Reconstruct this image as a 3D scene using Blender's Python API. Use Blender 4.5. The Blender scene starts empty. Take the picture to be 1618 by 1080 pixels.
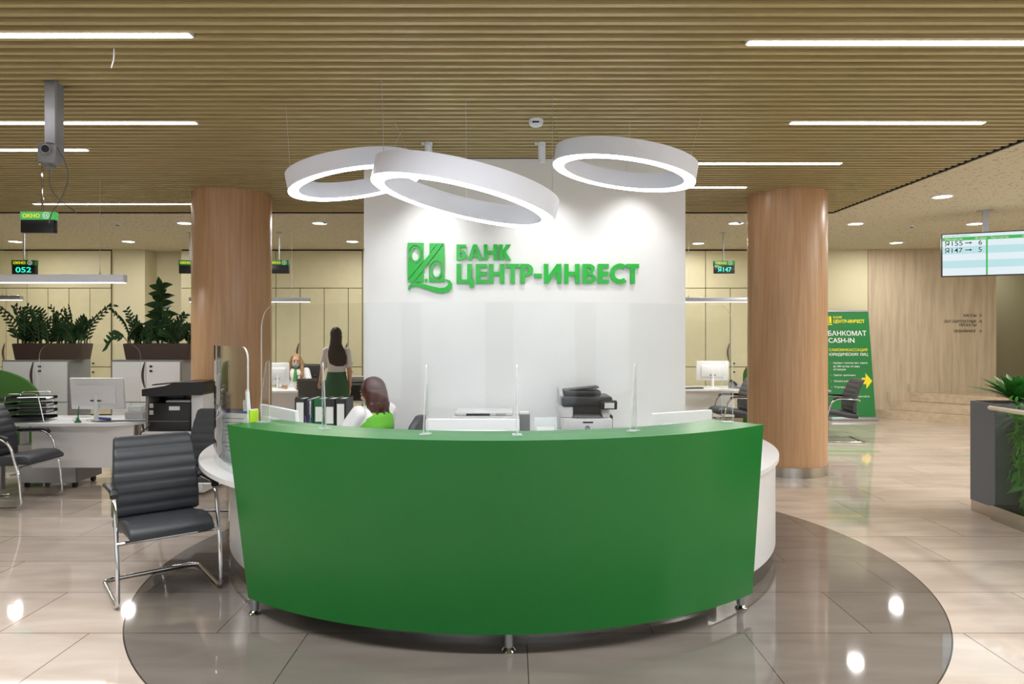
import bpy, bmesh, math, random
from mathutils import Vector, Matrix
random.seed(7)
PI = math.pi
R = math.radians
scene = bpy.context.scene
col = scene.collection

# ------------------------------------------------------------------ camera, world, light, exposure
F = 1618 * 24.0 / 36.0            # focal length in pixels
EYE = 1.636                        # camera height
HY = 528.0                         # horizon row
cd = bpy.data.cameras.new('camera'); cam = bpy.data.objects.new('camera', cd); col.objects.link(cam)
cam.location = (0, 0, EYE); cam.rotation_euler = (PI / 2, 0, 0)
cd.lens = 24; cd.sensor_width = 36; cd.sensor_fit = 'HORIZONTAL'
cd.shift_y = (HY - 540) / 1618.0
cd.clip_start = 0.05
scene.camera = cam

w = bpy.data.worlds.new('world'); scene.world = w; w.use_nodes = True
w.node_tree.nodes['Background'].inputs[0].default_value = (0.90, 0.95, 1.0, 1)
w.node_tree.nodes['Background'].inputs[1].default_value = 0.9

vs = scene.view_settings
vs.view_transform = 'Standard'; vs.look = 'None'; vs.gamma = 1; vs.use_curve_mapping = False
vs.exposure = 0.12
try:
    scene.cycles.use_denoising = True
    scene.cycles.max_bounces = 10
    scene.cycles.transparent_max_bounces = 24
    scene.cycles.sample_clamp_indirect = 8.0
    scene.cycles.caustics_reflective = False
    scene.cycles.caustics_refractive = False
except Exception:
    pass

CZ = 3.30                          # ceiling height
K_LIN, K_DOWN, K_RING = 15.0, 12.0, 18.0


def area(name, loc, sx, sy, power, rot=(0, 0, 0), color=(1, 1, 1), spread=PI):
    l = bpy.data.lights.new(name, 'AREA'); l.shape = 'RECTANGLE'; l.size = sx; l.size_y = sy
    l.energy = power; l.color = color; l.spread = spread
    o = bpy.data.objects.new(name, l); col.objects.link(o)
    o.location = loc; o.rotation_euler = rot
    return o


# daylight through the street windows behind the camera
for wx in (-7.2, -2.4, 2.4, 7.2):
    area('window_daylight', (wx, -2.9, 1.75), 3.4, 2.5, 13, (PI / 2, 0, 0), (0.93, 0.97, 1.0))
# added fill lights under the unseen ceiling, ahead of and behind the camera
for lx, ly, pw_ in ((-6.5, 2.95, 70), (-2.6, 2.95, 50), (0.2, 2.95, 30), (3.0, 2.95, 46), (-4.5, -1.2, 80), (0, -1.2, 60), (3.4, -1.2, 80)):
    area('hall_fill', (lx, ly, 3.27), 2.6, 0.3, pw_, (0, 0, 0), (0.98, 0.99, 1.0), R(130))
for lx in (7.0, 9.0):
    for ly in (1.0, 4.0, 6.2):
        area('hall_fill', (lx, ly, 3.27), 0.3, 0.3, 80, (0, 0, 0), (1, 0.99, 0.975))  # added fill over the right-hand floor, out of view
area('passage_fill', (10.4, 14.1, 3.27), 0.3, 0.3, 22, (0, 0, 0), (1, 0.97, 0.92))  # added fill that brightens the stair passage, no fitting there


# ------------------------------------------------------------------ pixel to place
def P(px, py, d):
    return Vector(((px - 809) / F * d, d, EYE - (py - HY) / F * d))


def X(px, d): return (px - 809) / F * d
def Z(py, d): return EYE - (py - HY) / F * d


# ------------------------------------------------------------------ materials
def lin(r, g, b):
    f = lambda c: (c / 255) / 12.92 if c / 255 <= 0.04045 else ((c / 255 + 0.055) / 1.055) ** 2.4
    return (f(r), f(g), f(b), 1)


def new_mat(name):
    m = bpy.data.materials.new(name); m.use_nodes = True
    nt = m.node_tree
    return m, nt, nt.nodes['Principled BSDF']


def mat(name, c, rough=0.5, metal=0.0, spec=0.5, coat=0.0, bump=0.0, bscale=200, vary=0.0, vscale=(6, 6, 6)):
    m, nt, b = new_mat(name)
    b.inputs['Base Color'].default_value = lin(*c)
    b.inputs['Roughness'].default_value = rough
    b.inputs['Metallic'].default_value = metal
    b.inputs['Specular IOR Level'].default_value = spec
    b.inputs['Coat Weight'].default_value = coat
    b.inputs['Coat Roughness'].default_value = 0.06
    if vary or bump:
        tc = nt.nodes.new('ShaderNodeTexCoord')
        mp = nt.nodes.new('ShaderNodeMapping'); nt.links.new(tc.outputs['Object'], mp.inputs[0])
        mp.inputs['Scale'].default_value = vscale
        if vary:
            n = nt.nodes.new('ShaderNodeTexNoise'); n.inputs['Scale'].default_value = 1.0; n.inputs['Detail'].default_value = 6
            nt.links.new(mp.outputs[0], n.inputs['Vector'])
            mx = nt.nodes.new('ShaderNodeMix'); mx.data_type = 'RGBA'
            c0 = tuple(max(0, v * (1 - vary)) for v in c); c1 = tuple(min(255, v * (1 + vary)) for v in c)
            mx.inputs[6].default_value = lin(*c0); mx.inputs[7].default_value = lin(*c1)
            rm = nt.nodes.new('ShaderNodeMapRange'); rm.inputs[1].default_value = 0.3; rm.inputs[2].default_value = 0.7
            nt.links.new(n.outputs[0], rm.inputs[0]); nt.links.new(rm.outputs[0], mx.inputs[0])
            nt.links.new(mx.outputs[2], b.inputs['Base Color'])
        if bump:
            n2 = nt.nodes.new('ShaderNodeTexNoise'); n2.inputs['Scale'].default_value = bscale
            nt.links.new(tc.outputs['Object'], n2.inputs['Vector'])
            bp = nt.nodes.new('ShaderNodeBump'); bp.inputs['Strength'].default_value = bump; bp.inputs['Distance'].default_value = 0.004
            nt.links.new(n2.outputs[0], bp.inputs['Height']); nt.links.new(bp.outputs[0], b.inputs['Normal'])
    return m


def emit(name, c, s):
    m, nt, b = new_mat(name)
    b.inputs['Base Color'].default_value = (0.02, 0.02, 0.02, 1)
    b.inputs['Emission Color'].default_value = lin(*c)
    b.inputs['Emission Strength'].default_value = s
    b.inputs['Roughness'].default_value = 0.5
    return m


def clear(name, tint=(1, 1, 1), refl=1.0, ior=1.49, rough=0.0):
    """thin clear acrylic: light passes straight through, the faces mirror by Fresnel"""
    m = bpy.data.materials.new(name); m.use_nodes = True; nt = m.node_tree; nt.nodes.clear()
    out = nt.nodes.new('ShaderNodeOutputMaterial')
    tr = nt.nodes.new('ShaderNodeBsdfTransparent'); tr.inputs[0].default_value = (*tint, 1)
    gl = nt.nodes.new('ShaderNodeBsdfGlossy'); gl.inputs['Roughness'].default_value = rough
    lw = nt.nodes.new('ShaderNodeLayerWeight'); lw.inputs[0].default_value = 0.5
    pw5 = nt.nodes.new('ShaderNodeMath'); pw5.operation = 'POWER'; pw5.inputs[1].default_value = 5.0
    f0 = ((ior - 1) / (ior + 1)) ** 2
    fr = nt.nodes.new('ShaderNodeMath'); fr.operation = 'MULTIPLY_ADD'; fr.inputs[1].default_value = 1 - f0; fr.inputs[2].default_value = f0
    nt.links.new(lw.outputs['Facing'], pw5.inputs[0]); nt.links.new(pw5.outputs[0], fr.inputs[0])
    mul = nt.nodes.new('ShaderNodeMath'); mul.operation = 'MULTIPLY'; mul.inputs[1].default_value = refl
    mx = nt.nodes.new('ShaderNodeMixShader')
    nt.links.new(fr.outputs[0], mul.inputs[0]); nt.links.new(mul.outputs[0], mx.inputs[0])
    nt.links.new(tr.outputs[0], mx.inputs[1]); nt.links.new(gl.outputs[0], mx.inputs[2])
    nt.links.new(mx.outputs[0], out.inputs[0])
    return m


def edge_mat(name, c, a):
    """polished acrylic edge: partly milky"""
    m = bpy.data.materials.new(name); m.use_nodes = True; nt = m.node_tree; nt.nodes.clear()
    out = nt.nodes.new('ShaderNodeOutputMaterial')
    tr = nt.nodes.new('ShaderNodeBsdfTransparent')
    df = nt.nodes.new('ShaderNodeBsdfPrincipled'); df.inputs['Base Color'].default_value = lin(*c); df.inputs['Roughness'].default_value = 0.15
    mx = nt.nodes.new('ShaderNodeMixShader'); mx.inputs[0].default_value = a
    nt.links.new(tr.outputs[0], mx.inputs[1]); nt.links.new(df.outputs[0], mx.inputs[2]); nt.links.new(mx.outputs[0], out.inputs[0])
    return m


def wood(name, dark, light, scale=(9, 9, 0.6), rough=0.35, coat=0.0):
    m, nt, b = new_mat(name)
    tc = nt.nodes.new('ShaderNodeTexCoord'); mp = nt.nodes.new('ShaderNodeMapping')
    nt.links.new(tc.outputs['Object'], mp.inputs[0]); mp.inputs['Scale'].default_value = scale
    n = nt.nodes.new('ShaderNodeTexNoise'); n.inputs['Scale'].default_value = 3; n.inputs['Detail'].default_value = 9; n.inputs['Roughness'].default_value = 0.62
    nt.links.new(mp.outputs[0], n.inputs['Vector'])
    cr = nt.nodes.new('ShaderNodeValToRGB')
    cr.color_ramp.elements[0].position = 0.3; cr.color_ramp.elements[0].color = lin(*dark)
    cr.color_ramp.elements[1].position = 0.7; cr.color_ramp.elements[1].color = lin(*light)
    nt.links.new(n.outputs[0], cr.inputs[0]); nt.links.new(cr.outputs[0], b.inputs['Base Color'])
    b.inputs['Roughness'].default_value = rough; b.inputs['Coat Weight'].default_value = coat; b.inputs['Coat Roughness'].default_value = 0.1
    return m


def acoustic(name, c, dark):
    """fissured acoustic plaster"""
    m, nt, b = new_mat(name)
    tc = nt.nodes.new('ShaderNodeTexCoord')
    vo = nt.nodes.new('ShaderNodeTexNoise'); vo.inputs['Scale'].default_value = 24; vo.inputs['Detail'].default_value = 3
    nt.links.new(tc.outputs['Object'], vo.inputs['Vector'])
    cr = nt.nodes.new('ShaderNodeValToRGB')
    cr.color_ramp.elements[0].position = 0.33; cr.color_ramp.elements[0].color = lin(*dark)
    cr.color_ramp.elements[1].position = 0.40; cr.color_ramp.elements[1].color = lin(*c)
    nt.links.new(vo.outputs[0], cr.inputs[0]); nt.links.new(cr.outputs[0], b.inputs['Base Color'])
    b.inputs['Roughness'].default_value = 0.9
    return m


def floor_mat():
    m, nt, b = new_mat('polished_tile')
    N = nt.nodes.new; L = nt.links.new
    tc = N('ShaderNodeTexCoord')
    mp = N('ShaderNodeMapping'); mp.inputs['Location'].default_value = (24 - 2.03, 0.594 * 21 - 3.741, 0)
    L(tc.outputs['Object'], mp.inputs[0])
    br = N('ShaderNodeTexBrick'); L(mp.outputs[0], br.inputs['Vector'])
    br.offset = 0.58; br.offset_frequency = 2; br.squash = 1
    br.inputs['Scale'].default_value = 1.0
    br.inputs['Brick Width'].default_value = 1.197; br.inputs['Row Height'].default_value = 0.594
    br.inputs['Mortar Size'].default_value = 0.0028; br.inputs['Mortar Smooth'].default_value = 0.0
    br.inputs['Color1'].default_value = (0.86, 0.86, 0.86, 1); br.inputs['Color2'].default_value = (1, 1, 1, 1); br.inputs['Mortar'].default_value = (0.26, 0.24, 0.22, 1)
    # marble clouding, stretched along the tile
    mp2 = N('ShaderNodeMapping'); mp2.inputs['Scale'].default_value = (0.9, 3.2, 1); mp2.inputs['Rotation'].default_value = (0, 0, 0.25)
    L(tc.outputs['Object'], mp2.inputs[0])
    n = N('ShaderNodeTexNoise'); n.inputs['Scale'].default_value = 1.6; n.inputs['Detail'].default_value = 8; n.inputs['Distortion'].default_value = 0.6
    L(mp2.outputs[0], n.inputs['Vector'])
    cr = N('ShaderNodeValToRGB'); cr.color_ramp.elements[0].position = 0.3; cr.color_ramp.elements[1].position = 0.72
    cr.color_ramp.elements[0].color = lin(192, 176, 163); cr.color_ramp.elements[1].color = lin(215, 201, 189)
    L(n.outputs[0], cr.inputs[0])
    cr2 = N('ShaderNodeValToRGB'); cr2.color_ramp.elements[0].position = 0.3; cr2.color_ramp.elements[1].position = 0.72
    cr2.color_ramp.elements[0].color = lin(112, 104, 98); cr2.color_ramp.elements[1].color = lin(128, 120, 113)
    L(n.outputs[0], cr2.inputs[0])
    # round dark inlay under the desk
    sx = N('ShaderNodeSeparateXYZ'); L(tc.outputs['Object'], sx.inputs[0])
    cx = N('ShaderNodeCombineXYZ'); L(sx.outputs[0], cx.inputs[0]); L(sx.outputs[1], cx.inputs[1])
    dist = N('ShaderNodeVectorMath'); dist.operation = 'DISTANCE'; L(cx.outputs[0], dist.inputs[0]); dist.inputs[1].default_value = (0.14, 5.05, 0)
    lt = N('ShaderNodeMath'); lt.operation = 'LESS_THAN'; L(dist.outputs['Value'], lt.inputs[0]); lt.inputs[1].default_value = 2.62
    mx = N('ShaderNodeMix'); mx.data_type = 'RGBA'; L(lt.outputs[0], mx.inputs[0]); L(cr.outputs[0], mx.inputs[6]); L(cr2.outputs[0], mx.inputs[7])
    # thin dark joint round the inlay
    sb = N('ShaderNodeMath'); sb.operation = 'SUBTRACT'; L(dist.outputs['Value'], sb.inputs[0]); sb.inputs[1].default_value = 2.62
    ab = N('ShaderNodeMath'); ab.operation = 'ABSOLUTE'; L(sb.outputs[0], ab.inputs[0])
    gt = N('ShaderNodeMath'); gt.operation = 'LESS_THAN'; L(ab.outputs[0], gt.inputs[0]); gt.inputs[1].default_value = 0.004
    mj = N('ShaderNodeMix'); mj.data_type = 'RGBA'; mj.blend_type = 'MULTIPLY'; mj.inputs[0].default_value = 1
    L(mx.outputs[2], mj.inputs[6]); L(br.outputs['Color'], mj.inputs[7])
    mk = N('ShaderNodeMix'); mk.data_type = 'RGBA'; L(gt.outputs[0], mk.inputs[0]); L(mj.outputs[2], mk.inputs[6]); mk.inputs[7].default_value = lin(70, 62, 56)
    L(mk.outputs[2], b.inputs['Base Color'])
    b.inputs['Roughness'].default_value = 0.045
    b.inputs['Specular IOR Level'].default_value = 0.5
    return m


M = dict(
    floor=floor_mat(),
    slat=wood('bronze_slat', (156, 141, 97), (184, 167, 120), (0.5, 12, 12), 0.38),
    plenum=mat('plenum_black', (14, 13, 11), 0.9),
    plaster=acoustic('acoustic_plaster', (196, 190, 166), (128, 121, 98)),
    beige=mat('cream_laminate', (203, 196, 160), 0.45, vary=0.015),
    beigeflat=mat('cream_paint', (204, 197, 164), 0.7),
    seam=mat('dark_seam', (58, 50, 34), 0.8),
    white=mat('white_laminate', (226, 226, 226), 0.28),
    featwhite=mat('satin_white_panel', (234, 235, 236), 0.33, vary=0.008, vscale=(3, 3, 3)),
    softwhite=mat('white_plastic', (222, 223, 225), 0.4),
    greylam=mat('grey_laminate', (178, 178, 178), 0.4),
    slategrey=mat('slate_grey_panel', (106, 112, 120), 0.5),
    midgrey=mat('mid_grey_panel', (128, 129, 128), 0.5),
    colwood=wood('beech_veneer', (178, 138, 102), (202, 164, 126), (10, 10, 0.45), 0.33),
    oak=wood('bleached_oak', (172, 156, 134), (198, 182, 158), (5, 5, 0.35), 0.22, 0.3),
    beigeshade=mat('shade_toned_beige', (128, 122, 96), 0.7),  # beige wall, its shade put into the colour
    steel=mat('brushed_steel', (190, 188, 184), 0.22, 1.0),
    chrome=mat('chrome', (215, 216, 218), 0.06, 1.0),
    alu=mat('satin_aluminium', (176, 180, 186), 0.35, 0.8),
    green=mat('green_lacquer', (24, 112, 44), 0.32, spec=0.4),
    greentext=mat('green_letter', (38, 178, 62), 0.25),
    felt=mat('green_felt', (44, 86, 26), 0.95, bump=0.4, bscale=300),
    vinyl=mat('charcoal_vinyl', (52, 55, 60), 0.42, bump=0.12, bscale=260),
    vinyldark=mat('black_vinyl', (30, 31, 34), 0.45),
    blackp=mat('black_plastic', (22, 23, 26), 0.35),
    greyp=mat('grey_plastic', (120, 122, 126), 0.4),
    ring=mat('white_enamel', (226, 231, 244), 0.45),
    lamp=emit('linear_diffuser', (255, 250, 250), K_LIN),
    down=emit('downlight_diffuser', (255, 248, 232), K_DOWN),
    ringlamp=emit('ring_diffuser', (250, 252, 255), K_RING),
    pendlamp=emit('pendant_diffuser', (255, 252, 246), 5.0),
    brown=mat('brown_planter', (66, 48, 42), 0.55),
    soil=mat('soil', (40, 30, 22), 0.95),
    leafdark=mat('zz_leaf', (32, 60, 28), 0.65, spec=0.25, vary=0.3, vscale=(8, 8, 8)),
    leafmid=mat('agave_leaf', (56, 122, 48), 0.4, vary=0.25, vscale=(9, 9, 9)),
    leafmoss=mat('moss', (48, 104, 28), 0.8, vary=0.35, vscale=(14, 14, 14)),
    leaffern=mat('fern', (70, 134, 44), 0.6, vary=0.3, vscale=(14, 14, 14)),
    stem=mat('plant_stem', (58, 72, 34), 0.6),
    acryl=clear('clear_acrylic', (0.975, 0.985, 0.98), 0.75),
    acrylb=clear('clear_acrylic_thick', (0.93, 0.95, 0.95), 1.6),
    finedge=edge_mat('acrylic_fin_edge', (232, 238, 240), 0.42),
    acedge=edge_mat('acrylic_edge', (236, 242, 244), 0.55),
    glass=clear('planter_glass', (0.90, 0.96, 0.90), 0.8),
    paper=mat('paper', (238, 238, 236), 0.8),
    paperline=mat('print_grey', (150, 152, 156), 0.8),
    blue=mat('blue_plastic', (44, 66, 150), 0.4),
    purple=mat('purple_card', (112, 72, 150), 0.6),
    greenbind=mat('green_binder', (24, 104, 62), 0.5),
    darkbind=mat('black_binder', (38, 44, 50), 0.5),
    lime=mat('lime_plastic', (170, 220, 30), 0.4),
    yellow=mat('yellow_print', (238, 220, 36), 0.6),
    signgreen=mat('sign_green', (30, 116, 46), 0.45),
    signlit=emit('sign_green_backlit', (70, 176, 88), 0.9),
    bannergreen=mat('banner_green', (18, 118, 52), 0.5),
    whiteprint=mat('white_print', (240, 240, 240), 0.6),
    led=emit('led_cyan', (40, 235, 190), 1.6),
    signyel=emit('sign_yellow', (250, 236, 50), 0.8),
    signwhite=emit('sign_white', (235, 245, 235), 0.75),
    screen=emit('display_white', (226, 240, 246), 0.85),
    screenband=emit('display_cyan', (190, 232, 238), 0.8),
    screengreen=emit('display_green', (30, 190, 80), 0.75),
    ink=mat('black_ink', (18, 18, 18), 0.6),
    tape=mat('green_tape', (70, 160, 60), 0.6),
    rail=mat('cream_rail', (228, 216, 192), 0.35),
    skin=mat('skin', (206, 160, 134), 0.55),
    hairred=mat('auburn_hair', (62, 30, 24), 0.4, vary=0.35, vscale=(60, 60, 4)),
    hairdark=mat('dark_hair', (40, 24, 28), 0.6, vary=0.35, vscale=(60, 60, 4)),
    hairblond=mat('blond_hair', (150, 118, 84), 0.45, vary=0.3, vscale=(60, 60, 4)),
    blouse=mat('white_blouse', (226, 224, 226), 0.8),
    vest=mat('green_vest', (96, 176, 44), 0.75),
    skirt=mat('green_skirt', (44, 92, 62), 0.8),
    scarf=mat('green_scarf', (60, 130, 40), 0.7),
    mask=mat('grey_mask', (138, 142, 146), 0.8),
    cable=mat('grey_cable', (84, 86, 88), 0.5),
    wire=mat('steel_wire', (190, 190, 188), 0.4, 0.4),
)
MARBLE = wood('stair_marble', (178, 160, 134), (204, 186, 160), (1.2, 4, 4), 0.15, 0.2)


# ------------------------------------------------------------------ mesh helpers
def obj(name, bm, m, parent=None, smooth=True, angle=35):
    bmesh.ops.recalc_face_normals(bm, faces=bm.faces[:])
    me = bpy.data.meshes.new(name); bm.to_mesh(me); bm.free()
    if smooth:
        for p in me.polygons: p.use_smooth = True
        me.set_sharp_from_angle(angle=R(angle))
    for x in (m if isinstance(m, (list, tuple)) else [m]): me.materials.append(x)
    o = bpy.data.objects.new(name, me); col.objects.link(o)
    if parent: o.parent = parent
    return o


def tag(o, label=None, cat=None, group=None, kind=None):
    if label: o['label'] = label
    if cat: o['category'] = cat
    if group: o['group'] = group
    if kind: o['kind'] = kind
    return o


def thing(name, label, cat, loc=(0, 0, 0), rz=0.0, group=None, kind=None, rot=None):
    o = bpy.data.objects.new(name, None); col.objects.link(o)
    o.empty_display_size = 0.1
    o.location = loc; o.rotation_euler = rot if rot else (0, 0, rz)
    return tag(o, label, cat, group, kind)


def copy_tree(o, parent=None):
    c = o.copy(); col.objects.link(c)
    if parent: c.parent = parent
    for ch in list(o.children): copy_tree(ch, c)
    return c


def B(): return bmesh.new()


def box(bm, c, s, bevel=0.0, seg=2, rot=None, mi=0):
    r = bmesh.ops.create_cube(bm, size=1.0)
    vs_ = r['verts']
    mt = Matrix.Translation(Vector(c)) @ (rot.to_4x4() if rot else Matrix()) @ Matrix.Diagonal((*s, 1))
    bmesh.ops.transform(bm, matrix=mt, verts=vs_)
    fs = {f for v in vs_ for f in v.link_faces}
    for f in fs: f.material_index = mi
    if bevel > 0:
        es = list({e for v in vs_ for e in v.link_edges})
        bmesh.ops.bevel(bm, geom=es, offset=bevel, segments=seg, affect='EDGES', profile=0.5)
    return bm


def b2(bm, lo, hi, bevel=0.0, seg=2, mi=0):
    lo, hi = Vector(lo), Vector(hi)
    return box(bm, (lo + hi) / 2, hi - lo, bevel, seg, None, mi)


def cyl(bm, c, r, h, axis='Z', n=24, r2=None, mi=0):
    rot = Matrix() if axis == 'Z' else (Matrix.Rotation(PI / 2, 4, 'Y') if axis == 'X' else Matrix.Rotation(PI / 2, 4, 'X'))
    g = bmesh.ops.create_cone(bm, cap_ends=True, segments=n, radius1=r, radius2=r if r2 is None else r2, depth=h, matrix=Matrix.Translation(Vector(c)) @ rot)
    for f in {f for v in g['verts'] for f in v.link_faces}: f.material_index = mi
    return bm


def ell(bm, c, rad, rot=None, u=20, v=12):
    mt = Matrix.Translation(Vector(c)) @ (rot.to_4x4() if rot else Matrix()) @ Matrix.Diagonal((*rad, 1))
    bmesh.ops.create_uvsphere(bm, u_segments=u, v_segments=v, radius=1.0, matrix=mt)
    return bm


def loft(bm, rings, caps=True, closed=False, mi=0):
    vr = [[bm.verts.new(p) for p in r] for r in rings]
    n = len(vr[0]); k = len(vr)
    for i in range(k if closed else k - 1):
        a, b = vr[i], vr[(i + 1) % k]
        for j in range(n):
            f = bm.faces.new((a[j], a[(j + 1) % n], b[(j + 1) % n], b[j])); f.material_index = mi
    if caps and not closed:
        for r in (vr[0], vr[-1]):
            f = bm.faces.new(r); f.material_index = mi
    return bm


def fillet(pts, r, n=6):
    pts = [Vector(p) for p in pts]; out = [pts[0]]
    for i in range(1, len(pts) - 1):
        a, b, c = pts[i - 1], pts[i], pts[i + 1]
        d1 = a - b; d2 = c - b
        t = min(r, d1.length * 0.49, d2.length * 0.49)
        p1 = b + d1.normalized() * t; p2 = b + d2.normalized() * t
        for k in range(n + 1):
            s = k / n
            out.append(p1 * (1 - s) ** 2 + b * 2 * s * (1 - s) + p2 * s ** 2)
    out.append(pts[-1]); return out


def tube(bm, pts, r, n=10, closed=False, caps=True, mi=0):
    pts = [Vector(p) for p in pts]; k = len(pts)
    rad = r if isinstance(r, (list, tuple)) else [r] * k
    T = []
    for i in range(k):
        if closed: d = pts[(i + 1) % k] - pts[i - 1]
        elif i == 0: d = pts[1] - pts[0]
        elif i == k - 1: d = pts[-1] - pts[-2]
        else: d = (pts[i + 1] - pts[i]).normalized() + (pts[i] - pts[i - 1]).normalized()
        T.append(d.normalized())
    up = Vector((0, 0, 1)) if abs(T[0].z) < 0.9 else Vector((1, 0, 0))
    nrm = (up - T[0] * up.dot(T[0])).normalized(); rings = []
    for i in range(k):
        nrm = (nrm - T[i] * nrm.dot(T[i])).normalized(); bn = T[i].cross(nrm)
        rings.append([pts[i] + (nrm * math.cos(2 * PI * j / n) + bn * math.sin(2 * PI * j / n)) * rad[i] for j in range(n)])
    return loft(bm, rings, caps, closed, mi)


def lathe(bm, prof, n=32, c=(0, 0, 0), mi=0):
    c = Vector(c)
    rings = [[c + Vector((max(r, 1e-4) * math.cos(2 * PI * j / n), max(r, 1e-4) * math.sin(2 * PI * j / n), z)) for j in range(n)] for r, z in prof]
    return loft(bm, rings, True, False, mi)


def ringm(bm, prof, n=32):
    return loft(bm, [[(r * math.cos(2 * PI * j / n), r * math.sin(2 * PI * j / n), z) for r, z in prof] for j in range(n)], False, True)


def prism(bm, pts2, fn, mi=0, mi_side=None):
    """closed polygon pts2 (u,v), fn(u,v,side) -> point for side 0 and 1"""
    a = [bm.verts.new(fn(u, v, 0)) for u, v in pts2]; b = [bm.verts.new(fn(u, v, 1)) for u, v in pts2]
    n = len(a)
    f = bm.faces.new(a); f.material_index = mi
    f = bm.faces.new(list(reversed(b))); f.material_index = mi
    for i in range(n):
        f = bm.faces.new((a[i], b[i], b[(i + 1) % n], a[(i + 1) % n])); f.material_index = mi if mi_side is None else mi_side
    return bm


def rrect(x0, y0, x1, y1, r, n=6, which=(1, 1, 1, 1)):
    """rounded rectangle; corners order: bottom-left, bottom-right, top-right, top-left"""
    out = []
    cs = [((x0, y0), (1, 1), PI), ((x1, y0), (-1, 1), 1.5 * PI), ((x1, y1), (-1, -1), 0), ((x0, y1), (1, -1), 0.5 * PI)]
    for (p, s, a0), on in zip(cs, which):
        if not on or r <= 0: out.append(p); continue
        cx_, cy_ = p[0] + s[0] * r, p[1] + s[1] * r
        for k in range(n + 1):
            a = a0 + PI / 2 * k / n
            out.append((cx_ + r * math.cos(a), cy_ + r * math.sin(a)))
    return out


CX, CY = -0.07, 5.83             # centre of the round desk


def ap(r, th, z, cx=CX, cy=CY):
    """point on an arc round the desk's centre; th degrees from the camera side, + to the right"""
    return Vector((cx + r * math.sin(R(th)), cy - r * math.cos(R(th)), z))


def arc_solid(bm, prof, t0, t1, n=64, cx=CX, cy=CY, mi=0):
    """prof: list of (r, z); r may be a function of theta, t0/t1 functions of z"""
    rings = []
    for i in range(n + 1):
        s = i / n; ring = []
        for r, z in prof:
            a0 = t0(z) if callable(t0) else t0; a1 = t1(z) if callable(t1) else t1
            th = a0 + (a1 - a0) * s
            ring.append(ap(r(th) if callable(r) else r, th, z, cx, cy))
        rings.append(ring)
    return loft(bm, rings, True, False, mi)


def curve_mesh(name, splines, m, parent=None, extrude=0.01, mtx=None):
    """filled 2D outline with holes, given thickness; lies in XZ plane facing -Y"""
    cu = bpy.data.curves.new(name, 'CURVE'); cu.dimensions = '2D'; cu.fill_mode = 'BOTH'; cu.extrude = extrude / 2
    for s in splines:
        sp = cu.splines.new('POLY'); sp.points.add(len(s) - 1)
        for p, q in zip(sp.points, s): p.co = (q[0], q[1], 0, 1)
        sp.use_cyclic_u = True
    return _curve_to_mesh(name, cu, m, parent, mtx)


def _curve_to_mesh(name, cu, m, parent, mtx):
    t = bpy.data.objects.new('tmp', cu); col.objects.link(t)
    dg = bpy.context.evaluated_depsgraph_get(); dg.update()
    me = bpy.data.meshes.new_from_object(t.evaluated_get(dg))
    bpy.data.objects.remove(t); bpy.data.curves.remove(cu)
    me.name = name
    rot = Matrix.Rotation(PI / 2, 4, 'X')
    me.transform((mtx if mtx else Matrix()) @ rot)
    me.materials.clear(); me.materials.append(m)
    o = bpy.data.objects.new(name, me); col.objects.link(o)
    if parent: o.parent = parent
    return o


def text(name, s, m, parent, x, z, h, y=0.0, width=None, align='LEFT', bold=0.0, depth=0.002, rz=0.0, local=None):
    """lettering whose capitals are h high, standing in the XZ plane with its baseline at (x, z), facing -Y"""
    cu = bpy.data.curves.new(name, 'FONT'); cu.body = s; cu.size = 1.0
    cu.extrude = depth / 2; cu.offset = bold
    t = bpy.data.objects.new('tmp', cu); col.objects.link(t)
    dg = bpy.context.evaluated_depsgraph_get(); dg.update()
    me = bpy.data.meshes.new_from_object(t.evaluated_get(dg))
    bpy.data.objects.remove(t); bpy.data.curves.remove(cu)
    xs = [v.co.x for v in me.vertices]
    cap = 0.727
    k = h / cap
    w0 = (max(xs) - min(xs)) * k
    kx = k * (width / w0 if width else 1.0)
    ww = width if width else w0
    ox = x if align == 'LEFT' else (x - ww if align == 'RIGHT' else x - ww / 2)
    me.transform(Matrix.Translation((-min(xs), 0, 0)))
    mt = Matrix.Translation((ox, y, z)) @ Matrix.Rotation(PI / 2, 4, 'X') @ Matrix.Diagonal((kx, k, 1, 1))
    if local: mt = local @ mt
    me.transform(mt)
    me.materials.clear(); me.materials.append(m); me.name = name
    o = bpy.data.objects.new(name, me); col.objects.link(o)
    if parent: o.parent = parent
    return o


# ------------------------------------------------------------------ the setting
def struct(name, bm, m, label, cat, parent=None, **k):
    o = obj(name, bm, m, parent, **k)
    if parent is None: tag(o, label, cat, None, 'structure')
    return o


bm = B(); b2(bm, (-11, -3.2, -0.1), (12, 17, 0)); struct('floor', bm, M['floor'], 'polished beige marble tile floor with a round dark inlay under the desk', 'floor', smooth=False)

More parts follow.
